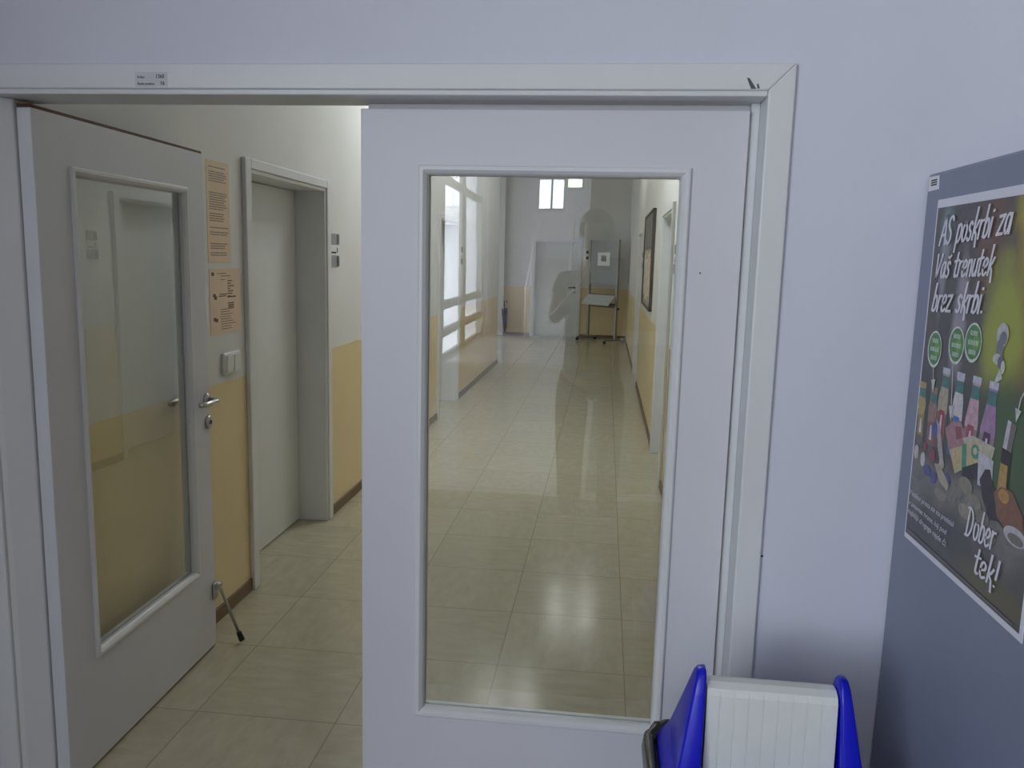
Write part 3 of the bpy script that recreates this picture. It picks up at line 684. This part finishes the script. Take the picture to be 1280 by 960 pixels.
# arrows
def arrow(pts, tip, w=.0035, col=(204, 206, 204)):
    for a, b_ in zip(pts, pts[1:]):
        d = Vector((b_[0]-a[0], b_[1]-a[1])).normalized(); q = Vector((-d.y, d.x))*w*.5
        poly([(a[0]+q.x, a[1]+q.y), (b_[0]+q.x, b_[1]+q.y), (b_[0]-q.x, b_[1]-q.y), (a[0]-q.x, a[1]-q.y)], col)
    a, b_ = pts[-1], tip; d = Vector((b_[0]-a[0], b_[1]-a[1])).normalized(); q = Vector((-d.y, d.x))*.011
    poly([(a[0]+q.x, a[1]+q.y), (b_[0], b_[1]), (a[0]-q.x, a[1]-q.y)], col)
arrow([(.207, 1.39), (.214, 1.365)], (.220, 1.336)); arrow([(.306, 1.409), (.314, 1.36), (.318, 1.325)], (.323, 1.293)); arrow([(.514, 1.425), (.512, 1.418)], (.488, 1.396)); arrow([(.632, 1.41), (.606, 1.405), (.592, 1.385), (.588, 1.366)], (.585, 1.343))
# silvery crumpled ribbon
for (a, b_, c_, d_, col) in ((.502, 1.487, .022, .022, (190, 192, 192)), (.506, 1.482, .014, .012, (120, 122, 128)), (.497, 1.462, .014, .018, (124, 124, 132)), (.492, 1.442, .018, .010, (196, 196, 190)), (.506, 1.438, .012, .012, (110, 110, 118)), (.516, 1.430, .008, .012, (206, 204, 200))): ell(a, b_, c_, d_, col)
# thin rule near the lower edge
poly([(.149, 1.0105), (.654, 1.0055), (.654, 1.0025), (.149, 1.0075)], (120, 116, 124))
mats = [mat('poster_print_%d' % i, rgb, .35, noise=.22, nscale=70) for rgb, i in sorted(pal.items(), key=lambda k: k[1])]
link('poster_picture', bm, mats, po)
bm = BM(); xw = MX-.0042
Q = lambda p: (xw, -p[0], p[1])
M_pink = mat('poster_white_ink', (226, 224, 232), .4, noise=.02)
def PT(s, a, b_, c_, **k):
    bm = BM(); add_text(bm, s, Q(a), Q(b_), Q(c_), (-1, 0, 0), **k); link('lettering', bm, M_pink, po)
GLY = {  # brush strokes: (advance, [strokes]) on a cap height of 1
 'A': (.42, [[(0, 0), (.20, 1.0), (.24, 1.0), (.36, 0)], [(.05, .34), (.33, .38)]]),
 'S': (.38, [[(.31, .86), (.24, 1.0), (.10, .94), (.06, .74), (.14, .56), (.25, .40), (.25, .14), (.14, 0), (.0, .12)]]),
 'V': (.40, [[(.02, .98), (.07, 0), (.10, 0), (.34, .98)]]),
 'D': (.44, [[(.08, 1.0), (.03, 0)], [(-.02, 1.0), (.18, .98), (.32, .70), (.30, .30), (.16, .02), (-.03, 0)]]),
 'p': (.33, [[(.06, .62), (.0, -.34)], [(.05, .46), (.14, .63), (.25, .54), (.25, .20), (.13, .0), (.03, .10)]]),
 'o': (.34, [[(.15, .63), (.05, .50), (.03, .18), (.12, .0), (.23, .12), (.26, .46), (.15, .63)]]),
 's': (.29, [[(.23, .54), (.16, .63), (.07, .54), (.09, .38), (.18, .26), (.17, .07), (.08, .0), (.0, .08)]]),
 'k': (.33, [[(.12, 1.08), (.03, 0)], [(.27, .62), (.18, .42), (.06, .30)], [(.09, .32), (.20, .16), (.24, -.26)]]),
 'r': (.26, [[(.05, .62), (.02, 0)], [(.03, .38), (.11, .58), (.22, .60)]]),
 'b': (.33, [[(.10, 1.08), (.02, .03)], [(.03, .08), (.12, .0), (.23, .14), (.25, .46), (.16, .62), (.05, .44)]]),
 'i': (.16, [[(.05, .62), (.02, 0)], [(.085, .84), (.085, .86)]]),
 'z': (.34, [[(.03, .60), (.28, .62)], [(.28, .62), (.0, .02)], [(.0, .02), (.27, .02)]]),
 'a': (.35, [[(.24, .56), (.14, .63), (.04, .48), (.02, .16), (.10, .0), (.20, .16), (.26, .58)], [(.27, .62), (.25, 0)]]),
 't': (.26, [[(.13, .95), (.06, .14), (.12, 0), (.18, .06)], [(-.02, .62), (.23, .66)]]),
 'e': (.32, [[(.03, .28), (.20, .36), (.24, .52), (.15, .63), (.05, .50), (.02, .18), (.10, .0), (.24, .10)]]),
 'n': (.33, [[(.05, .62), (.02, 0)], [(.03, .40), (.14, .60), (.23, .56), (.23, .0)]]),
 'u': (.33, [[(.05, .62), (.02, .16), (.10, 0), (.22, .20)], [(.26, .62), (.23, 0)]]),
 '!': (.20, [[(.12, 1.05), (.06, .32)], [(.03, .03), (.03, .05)]]), '.': (.16, [[(.04, .03), (.04, .05)]]), ' ': (.26, [])}
GLY['š'] = (.29, GLY['s'][1]+[[(.04, .84), (.11, .77), (.21, .88)]])
def smooth_path(p):
    if len(p) < 4: return p
    out = []
    for i in range(len(p)-1):
        a, b, c, d = (Vector(p[max(0, min(len(p)-1, i+k))]) for k in (-1, 0, 1, 2))
        for t_ in (0, .25, .5, .75):
            out.append(.5*((2*b)+(c-a)*t_+(2*a-5*b+4*c-d)*t_*t_+(3*b-a-3*c+d)*t_**3))
    return out+[Vector(p[-1])]
def HT(text, BL, BR, TL, slant=.16, w=.105):
    """hand-lettered line: brush strokes laid on the poster between BL and BR, capitals reaching TL"""
    bm = BM(); x = 0; polys = []
    for ch in text:
        adv, strokes = GLY[ch]
        for st_ in strokes:
            pts = [Vector((p[0]+x, p[1])) for p in smooth_path([tuple(q) for q in st_])]; L_, R_ = [], []
            for i, p in enumerate(pts):
                d = (pts[min(i+1, len(pts)-1)]-pts[max(i-1, 0)]).normalized(); q = Vector((-d.y, d.x))*w*.5
                e_ = d*(w*.35)*(-1 if i == 0 else 1 if i == len(pts)-1 else 0)
                L_.append(p+q+e_); R_.append(p-q+e_)
            polys.append((L_, R_))
        x += adv
    x0 = min(p.x for a, b in polys for p in a+b); x1 = max(p.x for a, b in polys for p in a+b)
    BL, BR, TL = Vector(BL), Vector(BR), Vector(TL)
    up_ = TL-BL; up_.x = 0
    def P3(p):
        q = BL+(BR-BL)*((p.x-x0)/(x1-x0))+up_*p.y+Vector((up_.y*slant*p.y, 0)); return (xw-.00001*len(bm.faces) % .0002, -q.x, q.y)
    for L_, R_ in polys:
        l = [bm.verts.new(P3(p)) for p in L_]; r_ = [bm.verts.new(P3(p)) for p in R_]
        for i in range(len(l)-1): bm.faces.new((l[i], l[i+1], r_[i+1], r_[i]))
    link('lettering', bm, M_pink, po)
HT('AS poskrbi za', (.170, 1.653), (.488, 1.669), (.170, 1.709))
HT('Vaš trenutek', (.166, 1.583), (.440, 1.594), (.166, 1.634))
HT('brez skrbi.', (.166, 1.511), (.414, 1.521), (.166, 1.566))
HT('Dober', (.442, 1.094), (.565, 1.103), (.442, 1.149), .08, .092)
HT('tek!', (.492, 1.038), (.590, 1.040), (.492, 1.088), .08, .092)
PT('V kolikor prosta ste vas predelali', (.150, 1.091), (.392, 1.090), (.152, 1.104), shear=.1)
PT('v avtomat hrane, kaj pod', (.152, 1.067), (.362, 1.064), (.154, 1.079), shear=.1)
PT('najbližji drugega najde čl.', (.152, 1.047), (.368, 1.040), (.154, 1.060), shear=.1)

# ------------------------------------------------------------------ waste bin with swing lid
BX, BY = .375, -.40      # centre
wb = empty('waste_bin', (BX, BY, 0)); tag(wb, 'blue waste bin with ribbed white swing flap, in front of the doorway', 'waste bin')
def rrect(w, d, r, n=5):
    pts = []
    for cx, cy, a0 in ((w-r, d-r, 0), (-w+r, d-r, 90), (-w+r, -d+r, 180), (w-r, -d+r, 270)):
        for k in range(n+1):
            a = math.radians(a0+90*k/n); pts.append((cx+r*math.cos(a), cy+r*math.sin(a)))
    return pts
def loft(bm, secs, cap0=True, cap1=True, mi=0):
    rings = [[bm.verts.new((x, y, z)) for x, y in rrect(w, d, r)] for w, d, r, z in secs]
    n = len(rings[0])
    for i in range(len(rings)-1):
        for k in range(n):
            f = bm.faces.new((rings[i][k], rings[i][(k+1) % n], rings[i+1][(k+1) % n], rings[i+1][k])); f.smooth = True; f.material_index = mi
    if cap0: bm.faces.new(rings[0][::-1])
    if cap1: bm.faces.new(rings[-1])
bm = BM(); loft(bm, [(.150, .120, .04, 0), (.158, .128, .045, .012), (.205, .170, .055, .47), (.212, .176, .055, .475), (.212, .176, .055, .495)])
link('bin_body', bm, M_blue, wb)
# hood: flared skirt narrowing to a two-gabled top with an open middle
bm = BM(); loft(bm, [(.212, .180, .06, .497), (.212, .180, .06, .515), (.200, .170, .06, .535), (.186, .158, .05, .56)], cap1=False)
link('hood_skirt', bm, M_blue, wb, smooth=True)
def cheek(s):
    """gabled side cheek of the hood, widening downwards"""
    bm = BM(); prof = [(-.105, .50), (-.085, .60), (-.060, .72), (-.050, .757), (-.036, .770), (-.016, .770), (.000, .757), (.060, .66), (.125, .56), (.150, .50)]
    inn, out = [], []
    for y, z in prof:
        t_ = (z-.50)/.268
        xi = .142 - .009*t_; xo = .198 - .045*t_
        inn.append(bm.verts.new((s*xi, y, z))); out.append(bm.verts.new((s*xo, y*(.96), z-.004)))
    n = len(prof)
    bm.faces.new(inn if s < 0 else inn[::-1]); bm.faces.new(out[::-1] if s < 0 else out)
    for i in range(n): bm.faces.new((inn[i], inn[(i+1) % n], out[(i+1) % n], out[i]))
    o = link('hood_cheek', bm, M_blue, wb, bevel=.006, seg=3, angle=40)
    for p in o.data.polygons: p.use_smooth = True
    return o
cheek(-1); cheek(1)
# flap: ribbed panels front and back over a rounded ridge
bm = BM()
def flap_pt(x, s):   # s runs along the profile
    return s
prof = [(-.062, .500), (-.050, .718), (-.044, .732), (-.028, .740), (-.010, .741), (.006, .735), (.020, .720), (.125, .530)]
xs = []; x = -.131; nr = 9; pitch = .262/nr
for i in range(nr): xs += [(-.131+i*pitch, 0), (-.131+i*pitch+pitch*.90, 0), (-.131+i*pitch+pitch*.93, 1), (-.131+i*pitch+pitch*.97, 1)]
xs.append((.131, 0))
cols_ = []
for x, g in xs:
    col = []
    for i, (y, z) in enumerate(prof):
        dd = .0022*g if i in (0, 1, 6, 7) else 0
        col.append(bm.verts.new((x, y+(dd if y < 0 else -dd), z-dd*.5)))
    cols_.append(col)
for a, b_ in zip(cols_, cols_[1:]):
    for i in range(len(prof)-1): bm.faces.new((a[i], a[i+1], b_[i+1], b_[i]))
for col in (cols_[0], cols_[-1]): bm.faces.new(col)
link('swing_flap', bm, M_ribbed, wb)
# bin liner folded over the rim
bm = BM(); rings = []
base = rrect(1, 1, .3, 8); n = len(base); rr = random.Random(3)
jit = [rr.uniform(-.006, .012) for _ in range(n)]
for (w, d, z) in ((.206, .172, .488), (.222, .188, .512), (.234, .198, .505), (.238, .204, .47), (.232, .200, .42), (.226, .194, .38)):
    rings.append([bm.verts.new((base[k][0]*w+jit[k]*.8*math.copysign(1, base[k][0]), base[k][1]*d+jit[(k*3) % n]*.6*math.copysign(1, base[k][1]), z+jit[(k*5) % n]*.9)) for k in range(n)])
for i in range(len(rings)-1):
    for k in range(n): bm.faces.new((rings[i][k], rings[i][(k+1) % n], rings[i+1][(k+1) % n], rings[i+1][k]))
o = link('bin_liner', bm, M_bag, smooth=True); o.location = (BX, BY, 0); tag(o, 'dark crumpled bin bag folded over the rim of the blue bin', 'bin bag')

bm = BM(); lathe(bm, [(.0022, -.0006), (.0022, .001)], (.855, 0, 1.578), 'y', 10)
link('paint_nick', bm, M_ink, rl)
# small holes and scuffs in the lavender wall
bm = BM(); lathe(bm, [(.003, -.0008), (.003, .002)], (.415, WF, .885), 'y', 10)
o = struct('trim_3', bm, M_ink, 'small dark screw hole in the lavender wall low by the frame', 'screw hole')

# ------------------------------------------------------------------ corridor ceiling lamps
M_tube = mat('lamp_diffuser', (240, 240, 230), .5, emit=(.98, .99, 1.0, 1), estr=26, noise=.01)
def lamp(x, y, label, mt):
    r = empty('ceiling_lamp', (x, y, ZC)); tag(r, label, 'ceiling lamp', 'corridor ceiling lamps')
    bm = BM(); box(bm, -.34, .34, -.34, .34, -.05, 0); link('housing', bm, M_white, r, bevel=.004)
    for s in (-.21, .21):
        bm = BM(); tube(bm, [(s, -.30, -.075), (s, .30, -.075)], .032, 12); link('lamp_tube', bm, mt, r)
    return r
M_tube_added = mat('added_lamp_diffuser', (240, 240, 230), .5, emit=(.93, .97, 1.0, 1), estr=112, noise=.01)
lamp(-.31, 9.15, 'square twin tube ceiling lamp over the far half of the corridor', M_tube)
lamp(-.95, 6.60, 'square twin tube ceiling lamp in the middle of the corridor', M_tube)
lamp(-.60, 4.00, 'added bright twin tube ceiling lamp, unseen, lighting the near corridor', M_tube_added)  # invented lamp: carries most corridor light, its floor glint falls out of view

# ------------------------------------------------------------------ hall behind the viewpoint (seen only as reflections in the glass)
def hole_wall_x(bm, x0, x1, y0, y1, holes):
    """holes: (ya, yb, za, zb) sorted by y"""
    y = y0
    for a, b, c, d in holes:
        box(bm, x0, x1, y, a, 0, ZC)
        if c > 0: box(bm, x0, x1, a, b, 0, c)
        box(bm, x0, x1, a, b, d, ZC); y = b
    box(bm, x0, x1, y, y1, 0, ZC)
HW = [(-17.0, -15.5, .05, 3.4), (-15.2, -10.3, .02, 3.3), (-8.4, -3.6, .9, 3.0)]
bm = BM(); hole_wall_x(bm, HX0-.2, HX0, HY, WF, HW); struct('wall_hall_left', bm, M_hallwall, 'lavender hall wall with tall windows behind the viewpoint', 'wall')
bm = BM(); box(bm, HX1, HX1+.2, HY, WF, 0, ZC); M_dimwall = mat('reflection_dimming_brown', (112, 100, 90), .5, noise=.1, nscale=6)  # dark brown made up to weaken reflections and bounce from this side
struct('wall_hall_right', bm, M_dimwall, 'right hall wall behind the viewpoint, toned dark brown to dim its reflection', 'wall')
bm = BM(); box(bm, HX0, -1.75, HY-.2, HY, 0, ZC); box(bm, -1.05, -1.0, HY-.2, HY, 0, ZC); box(bm, -1.0, -.58, HY-.2, HY, 0, 3.24); box(bm, -.58, -.4, HY-.2, HY, 0, ZC); box(bm, -1.75, -1.05, HY-.2, HY, 0, 2.75); struct('wall_back', bm, M_hallwall, 'back wall of the hall behind the viewpoint', 'wall')
M_alu = mat('grey_window_frame', (150, 150, 148), .5, noise=.04, nscale=10)
def glazing(name, y0, y1, z0, z1, ys, zs, label, wy=.07, wz=.07):
    r = empty(name, (HX0-.08, (y0+y1)/2, z0)); tag(r, label, 'window', kind='structure'); cy = r.location.y
    bm = BM(); w = .07
    for y, q in [(y0+w/2, w), (y1-w/2, w)]+[(v, wy) for v in ys]: box(bm, -.04, .04, y-q/2-cy, y+q/2-cy, 0, z1-z0)
    for z, q in [(z0+w/2, w), (z1-w/2, w)]+[(v, wz) for v in zs]: box(bm, -.038, .038, y0-cy, y1-cy, z-q/2-z0, z+q/2-z0)
    link('window_frame', bm, M_alu, r, bevel=.004)
    bm = BM(); box(bm, -.004, .004, y0-cy+.01, y1-cy-.01, .01, z1-z0-.01); link('glass_pane', bm, M_glass2, r)
glazing('window_1', -15.2, -10.3, .02, 3.3, [-12.65], [.45, .885, 2.78], 'tall glazed entrance in the hall wall behind the viewpoint', .5, .14)
glazing('added_lilac_opening', -17.0, -15.5, .05, 3.4, [], [], 'added tall opening for a lilac band in the reflection, beside the glazed entrance')  # opening added only to put a lilac band into the glass reflection
glazing('window_2', -8.4, -3.6, .9, 3.0, [-6.0], [2.3], 'wide hall window behind the viewpoint')
r = empty('window_3', (-1.40, HY-.1, 2.75)); tag(r, 'high window in the back wall of the hall', 'window', kind='structure')
bm = BM()
for x in (-.35, 0, .35): box(bm, x-.025, x+.025, -.03, .03, 0, ZC-2.75)
for z in (.0, .70): box(bm, -.35, .35, -.03, .03, z, z+.05)
link('window_frame', bm, M_alu, r)
bm = BM(); box(bm, -.34, .34, -.003, .003, .01, .74); link('glass_pane', bm, M_glass2, r)
r = empty('window_4', (-.79, HY-.1, 3.24)); tag(r, 'small transom window beside the high window in the back wall', 'window', kind='structure')
bm = BM()
for x in (-.20, .20): box(bm, x-.015, x+.015, -.03, .03, 0, .25)
for z in (.0, .225): box(bm, -.2, .2, -.03, .03, z, z+.03)
link('window_frame', bm, M_alu, r)
bm = BM(); box(bm, -.195, .195, -.003, .003, .01, .24); link('glass_pane', bm, M_glass2, r)
bm = BM(); box(bm, -1.2, .62, -3.3, -.75, 0, .006); o = link('added_dark_mat', bm, M_mat); tag(o, 'added dark mat that darkens the reflected hall floor before the doorway', 'mat')  # added, never seen directly; makes the nearer floor reflect darker

bm = BM(); box(bm, -.4, HX1, HY-.2, HY, 0, ZC); struct('wall_back_right', bm, M_dimwall, 'right part of the hall back wall, toned dark brown to dim its reflection', 'wall')  # same made-up dark tone, keeps this side of the reflection dim
bm = BM(); box(bm, -.10, 2.3, -14.2, -3.5, 0, .006); o = link('added_dark_runner', bm, M_mat); tag(o, 'added wide dark carpet that darkens the reflected hall floor behind the viewpoint', 'carpet')  # unseen sheet added so the right side of the floor reflects dark
# a stair flight along the back of the hall
sr = empty('staircase', (-1.2, -14.5, 0)); tag(sr, 'white stair flight with pale railing at the back of the hall', 'staircase')
bm = BM()
for i in range(10): box(bm, -.45, .45, -.28*(i+1), -.28*i, 0, .165*(i+1))
link('steps', bm, M_lgrey, sr, bevel=.004)
for s in (-.48, .48):
    bm = BM(); tube(bm, [(s, .05, .95), (s, -2.8, 2.55)], .022, 10)
    for i in range(6): tube(bm, [(s, -.1-.5*i, 0 if i == 0 else .165*(1+.5*i/.28)-.2), (s, -.1-.5*i, 1.03+.28*i)], .012, 8)
    link('railing', bm, M_white, sr)

# ------------------------------------------------------------------ the person taking the picture (seen faintly reflected)
def skin(name, verts, edges, radii, m, parent, root_i=0, sub=2):
    me = bpy.data.meshes.new(name); me.from_pydata(verts, edges, []); o = bpy.data.objects.new(name, me); C.objects.link(o)
    md = o.modifiers.new('skin', 'SKIN'); md.use_smooth_shade = True
    for i, r_ in enumerate(radii):
        v = me.skin_vertices[0].data[i]; v.radius = r_ if isinstance(r_, tuple) else (r_, r_); v.use_root = (i == root_i)
    s = o.modifiers.new('sub', 'SUBSURF'); s.levels = sub; s.render_levels = sub
    me.materials.append(m); o.parent = parent; return o
pr = empty('person', (-.06, -2.56, .006)); tag(pr, 'standing person in grey t-shirt and dark trousers holding up a small camera', 'person')
V, Ed, Rd = [], [], []
def add(p, r_, parent=None):
    V.append(p); Rd.append(r_)
    if parent is not None: Ed.append((parent, len(V)-1))
    return len(V)-1
pel = add((0, 0, .98), (.145, .10)); sp1 = add((0, -.01, 1.18), (.130, .09), pel); ch = add((0, -.01, 1.40), (.160, .105), sp1); nk0 = add((0, -.01, 1.54), (.075, .065), ch)
nk = add((0, .005, 1.61), .052, nk0); jaw = add((0, .025, 1.68), (.062, .070), nk); hd = add((0, .012, 1.76), (.076, .092), jaw); tp = add((0, 0, 1.835), (.062, .074), hd)
shirtV, shirtE, shirtR = [(0, 0, .90), (0, 0, 1.02), (0, -.01, 1.20), (0, -.01, 1.40), (0, -.01, 1.53)], [(0, 1), (1, 2), (2, 3), (3, 4)], [(.170, .122), (.162, .118), (.150, .108), (.176, .122), (.088, .078)]
trV, trE, trR = [(0, 0, .99)], [], [(.152, .108)]
for s in (-1, 1):
    hip = add((s*.095, 0, .88), .085, pel); kn = add((s*.105, .015, .50), .056, hip); an = add((s*.11, -.02, .10), .040, kn); he = add((s*.112, .0, .045), .036, an); to = add((s*.125, .15, .03), .028, he)
    sh = add((s*.180, -.015, 1.475), .056, ch); el = add((s*.245+.03, .14, 1.27), .042, sh); HO = .06; wr = add((s*.105+HO, .345, 1.475), (.026, .030), el); pa = add((s*.076+HO, .395, 1.535), (.016, .034), wr)
    # four fingers curl round the camera's front, the thumb lies on its back
    for k, (dz, ln) in enumerate(((.040, .9), (.020, 1.0), (.0, .95), (-.018, .78))):
        a = add((s*.070+HO, .428, 1.560+dz), .0095, pa); b_ = add((s*.064+HO, .428+.032*ln, 1.572+dz), .0085, a); c_ = add((s*.045+HO, .434+.036*ln, 1.576+dz), .0078, b_); add((s*.030+HO, .434+.037*ln, 1.574+dz), .0068, c_)
    a = add((s*.055+HO, .395, 1.560), .0115, pa); b_ = add((s*.040+HO, .412, 1.588), .010, a); add((s*.024+HO, .418, 1.600), .0085, b_)
    i0 = len(shirtV); shirtV += [(s*.180, -.015, 1.475), (s*.218+.015, .068, 1.375)]; shirtE += [(3, i0), (i0, i0+1)]; shirtR += [.070, .066]
    i0 = len(trV); trV += [(s*.098, 0, .86), (s*.106, .015, .50), (s*.11, -.015, .10)]; trE += [(0, i0), (i0, i0+1), (i0+1, i0+2)]; trR += [.100, .074, .066]
M_skin = mat('skin', (206, 160, 138), .5, noise=.04, nscale=12)
skin('body', V, Ed, Rd, M_skin, pr)
o = skin('tshirt', shirtV, shirtE, shirtR, mat('grey_jersey', (132, 138, 144), .85, noise=.06, nscale=30), pr); o['label'] = 'grey t-shirt'
o = skin('trousers', trV, trE, trR, mat('dark_denim', (50, 52, 60), .85, noise=.1, nscale=60), pr); o['label'] = 'dark trousers'
bm = BM(); bmesh.ops.create_uvsphere(bm, u_segments=28, v_segments=18, radius=1)
for v in list(bm.verts):
    v.co = Vector((v.co.x*.089, v.co.y*.106-.008, v.co.z*.098+1.785))
bmesh.ops.delete(bm, geom=[v for v in bm.verts if v.co.z < 1.80 and v.co.y > .012 or v.co.z < 1.715], context='VERTS')
o = link('hair', bm, mat('brown_hair', (62, 46, 36), .6, noise=.3, nscale=60), pr, smooth=True)
sd = o.modifiers.new('thick', 'SOLIDIFY'); sd.thickness = .008
for s in (-1, 1):
    bm = BM(); bmesh.ops.create_uvsphere(bm, u_segments=12, v_segments=8, radius=.011, matrix=Matrix.Translation((s*.031, .094, 1.762)))
    link('eye', bm, M_ink, pr, smooth=True)
bm = BM(); prism(bm, [(.094, 1.765), (.124, 1.728), (.118, 1.719), (.088, 1.716)], 0, -.014, .014); link('nose', bm, M_skin, pr, bevel=.005, seg=3)
bm = BM(); prism(bm, [(.088, 1.688), (.102, 1.692), (.102, 1.697), (.088, 1.700)], 0, -.024, .024); link('mouth', bm, mat('lips', (160, 96, 92), .5, noise=.05), pr, bevel=.002)
for s in (-1, 1):
    bm = BM(); bmesh.ops.create_uvsphere(bm, u_segments=12, v_segments=8, radius=1, matrix=Matrix.Translation((s*.084, .0, 1.745)) @ Matrix.Diagonal((.010, .020, .032, 1)))
    link('ear', bm, M_skin, pr, smooth=True)
for s in (-1, 1):
    bm = BM(); loft_pts = [(-.045, .02), (.045, .02)]
    prism(bm, [(-.07, .0), (.19, .0), (.20, .03), (.15, .065), (.05, .10), (-.06, .11), (-.075, .05)], 0, s*.112-.045, s*.112+.045); link('shoe', bm, M_dgrey, pr, bevel=.018, seg=3)
cm = empty('camera', (0, -2.107, 1.588)); tag(cm, 'small black compact camera held by the person', 'camera')
bm = BM(); box(bm, -.052, .052, -.014, .012, -.031, .031); link('camera_body', bm, M_black, cm, bevel=.006, seg=3)
bm = BM(); lathe(bm, [(.022, .012), (.022, .020), (.019, .021), (.012, .019)], (0, 0, 0), 'y', 24); link('lens_ring', bm, M_dgrey, cm)
bm = BM(); lathe(bm, [(.006, .031), (.006, .035)], (-.032, 0, 0), 'z', 12); link('shutter_button', bm, M_chrome, cm)

# ------------------------------------------------------------------ light
def area(name, loc, rot, sx, sy, power, col, spread=180):
    l = bpy.data.lights.new(name, 'AREA'); l.shape = 'RECTANGLE'; l.size = sx; l.size_y = sy; l.energy = power; l.color = col; l.spread = math.radians(spread)
    o = bpy.data.objects.new(name, l); C.objects.link(o); o.location = loc; o.rotation_euler = rot; return o
DAY = (.83, .875, 1.0)
R90 = math.radians(90)
area('daylight_entrance', (HX0-.16, -12.75, 1.66), (0, -R90, 0), 3.2, 4.8, 1150, DAY)
area('daylight_window', (HX0-.16, -6.0, 1.95), (0, -R90, 0), 2.0, 4.7, 420, DAY)
area('daylight_back', (-1.40, HY-.16, 3.12), (R90, 0, 0), .68, .72, 25, DAY)
area('lilac_band_light', (HX0-.16, -16.25, 1.72), (0, -R90, 0), 3.2, 1.4, 85, (.82, .74, 1.0))  # tinted light added behind the made-up opening
area('daylight_transom', (-.79, HY-.16, 3.37), (R90, 0, 0), .38, .22, 4, (.9, 1.0, .86))
area('added_passage_light', (-5.8, 12.9, 1.7), (0, -R90, 0), 2.8, 3.6, 35, (.92, .96, 1.0))  # added area light acting as an unseen window in the side passage
w = bpy.data.worlds.new('sky'); bpy.context.scene.world = w; w.use_nodes = True
w.node_tree.nodes['Background'].inputs[0].default_value = (.80, .87, 1, 1); w.node_tree.nodes['Background'].inputs[1].default_value = .6

# ------------------------------------------------------------------ camera
cam = bpy.data.cameras.new('viewpoint'); co = bpy.data.objects.new('viewpoint', cam); C.objects.link(co)
cam.sensor_fit = 'HORIZONTAL'; cam.sensor_width = 36; cam.lens = 1022.6/1280*36; cam.clip_start = .02; cam.clip_end = 100
a, b_, c_ = map(math.radians, (-8.6669, -1.4559, 6.3085))
Mr = Matrix.Rotation(c_, 3, 'Z') @ Matrix.Rotation(a, 3, 'X') @ Matrix.Rotation(b_, 3, 'Y')
right, fwd, up = Mr.col[0], Mr.col[1], Mr.col[2]
co.matrix_world = Matrix(((right.x, up.x, -fwd.x, 0), (right.y, up.y, -fwd.y, -2.0649), (right.z, up.z, -fwd.z, 1.6), (0, 0, 0, 1)))
sc = bpy.context.scene; sc.camera = co
vs = sc.view_settings; sc.display_settings.display_device = 'sRGB'; vs.view_transform = 'Standard'; vs.look = 'None'; vs.gamma = 1; vs.use_curve_mapping = False; vs.exposure = -.12
cy = sc.cycles; cy.max_bounces = 10; cy.diffuse_bounces = 5; cy.glossy_bounces = 5; cy.transparent_max_bounces = 16; cy.caustics_reflective = False; cy.caustics_refractive = False
cy.use_denoising = True; cy.sample_clamp_indirect = 6
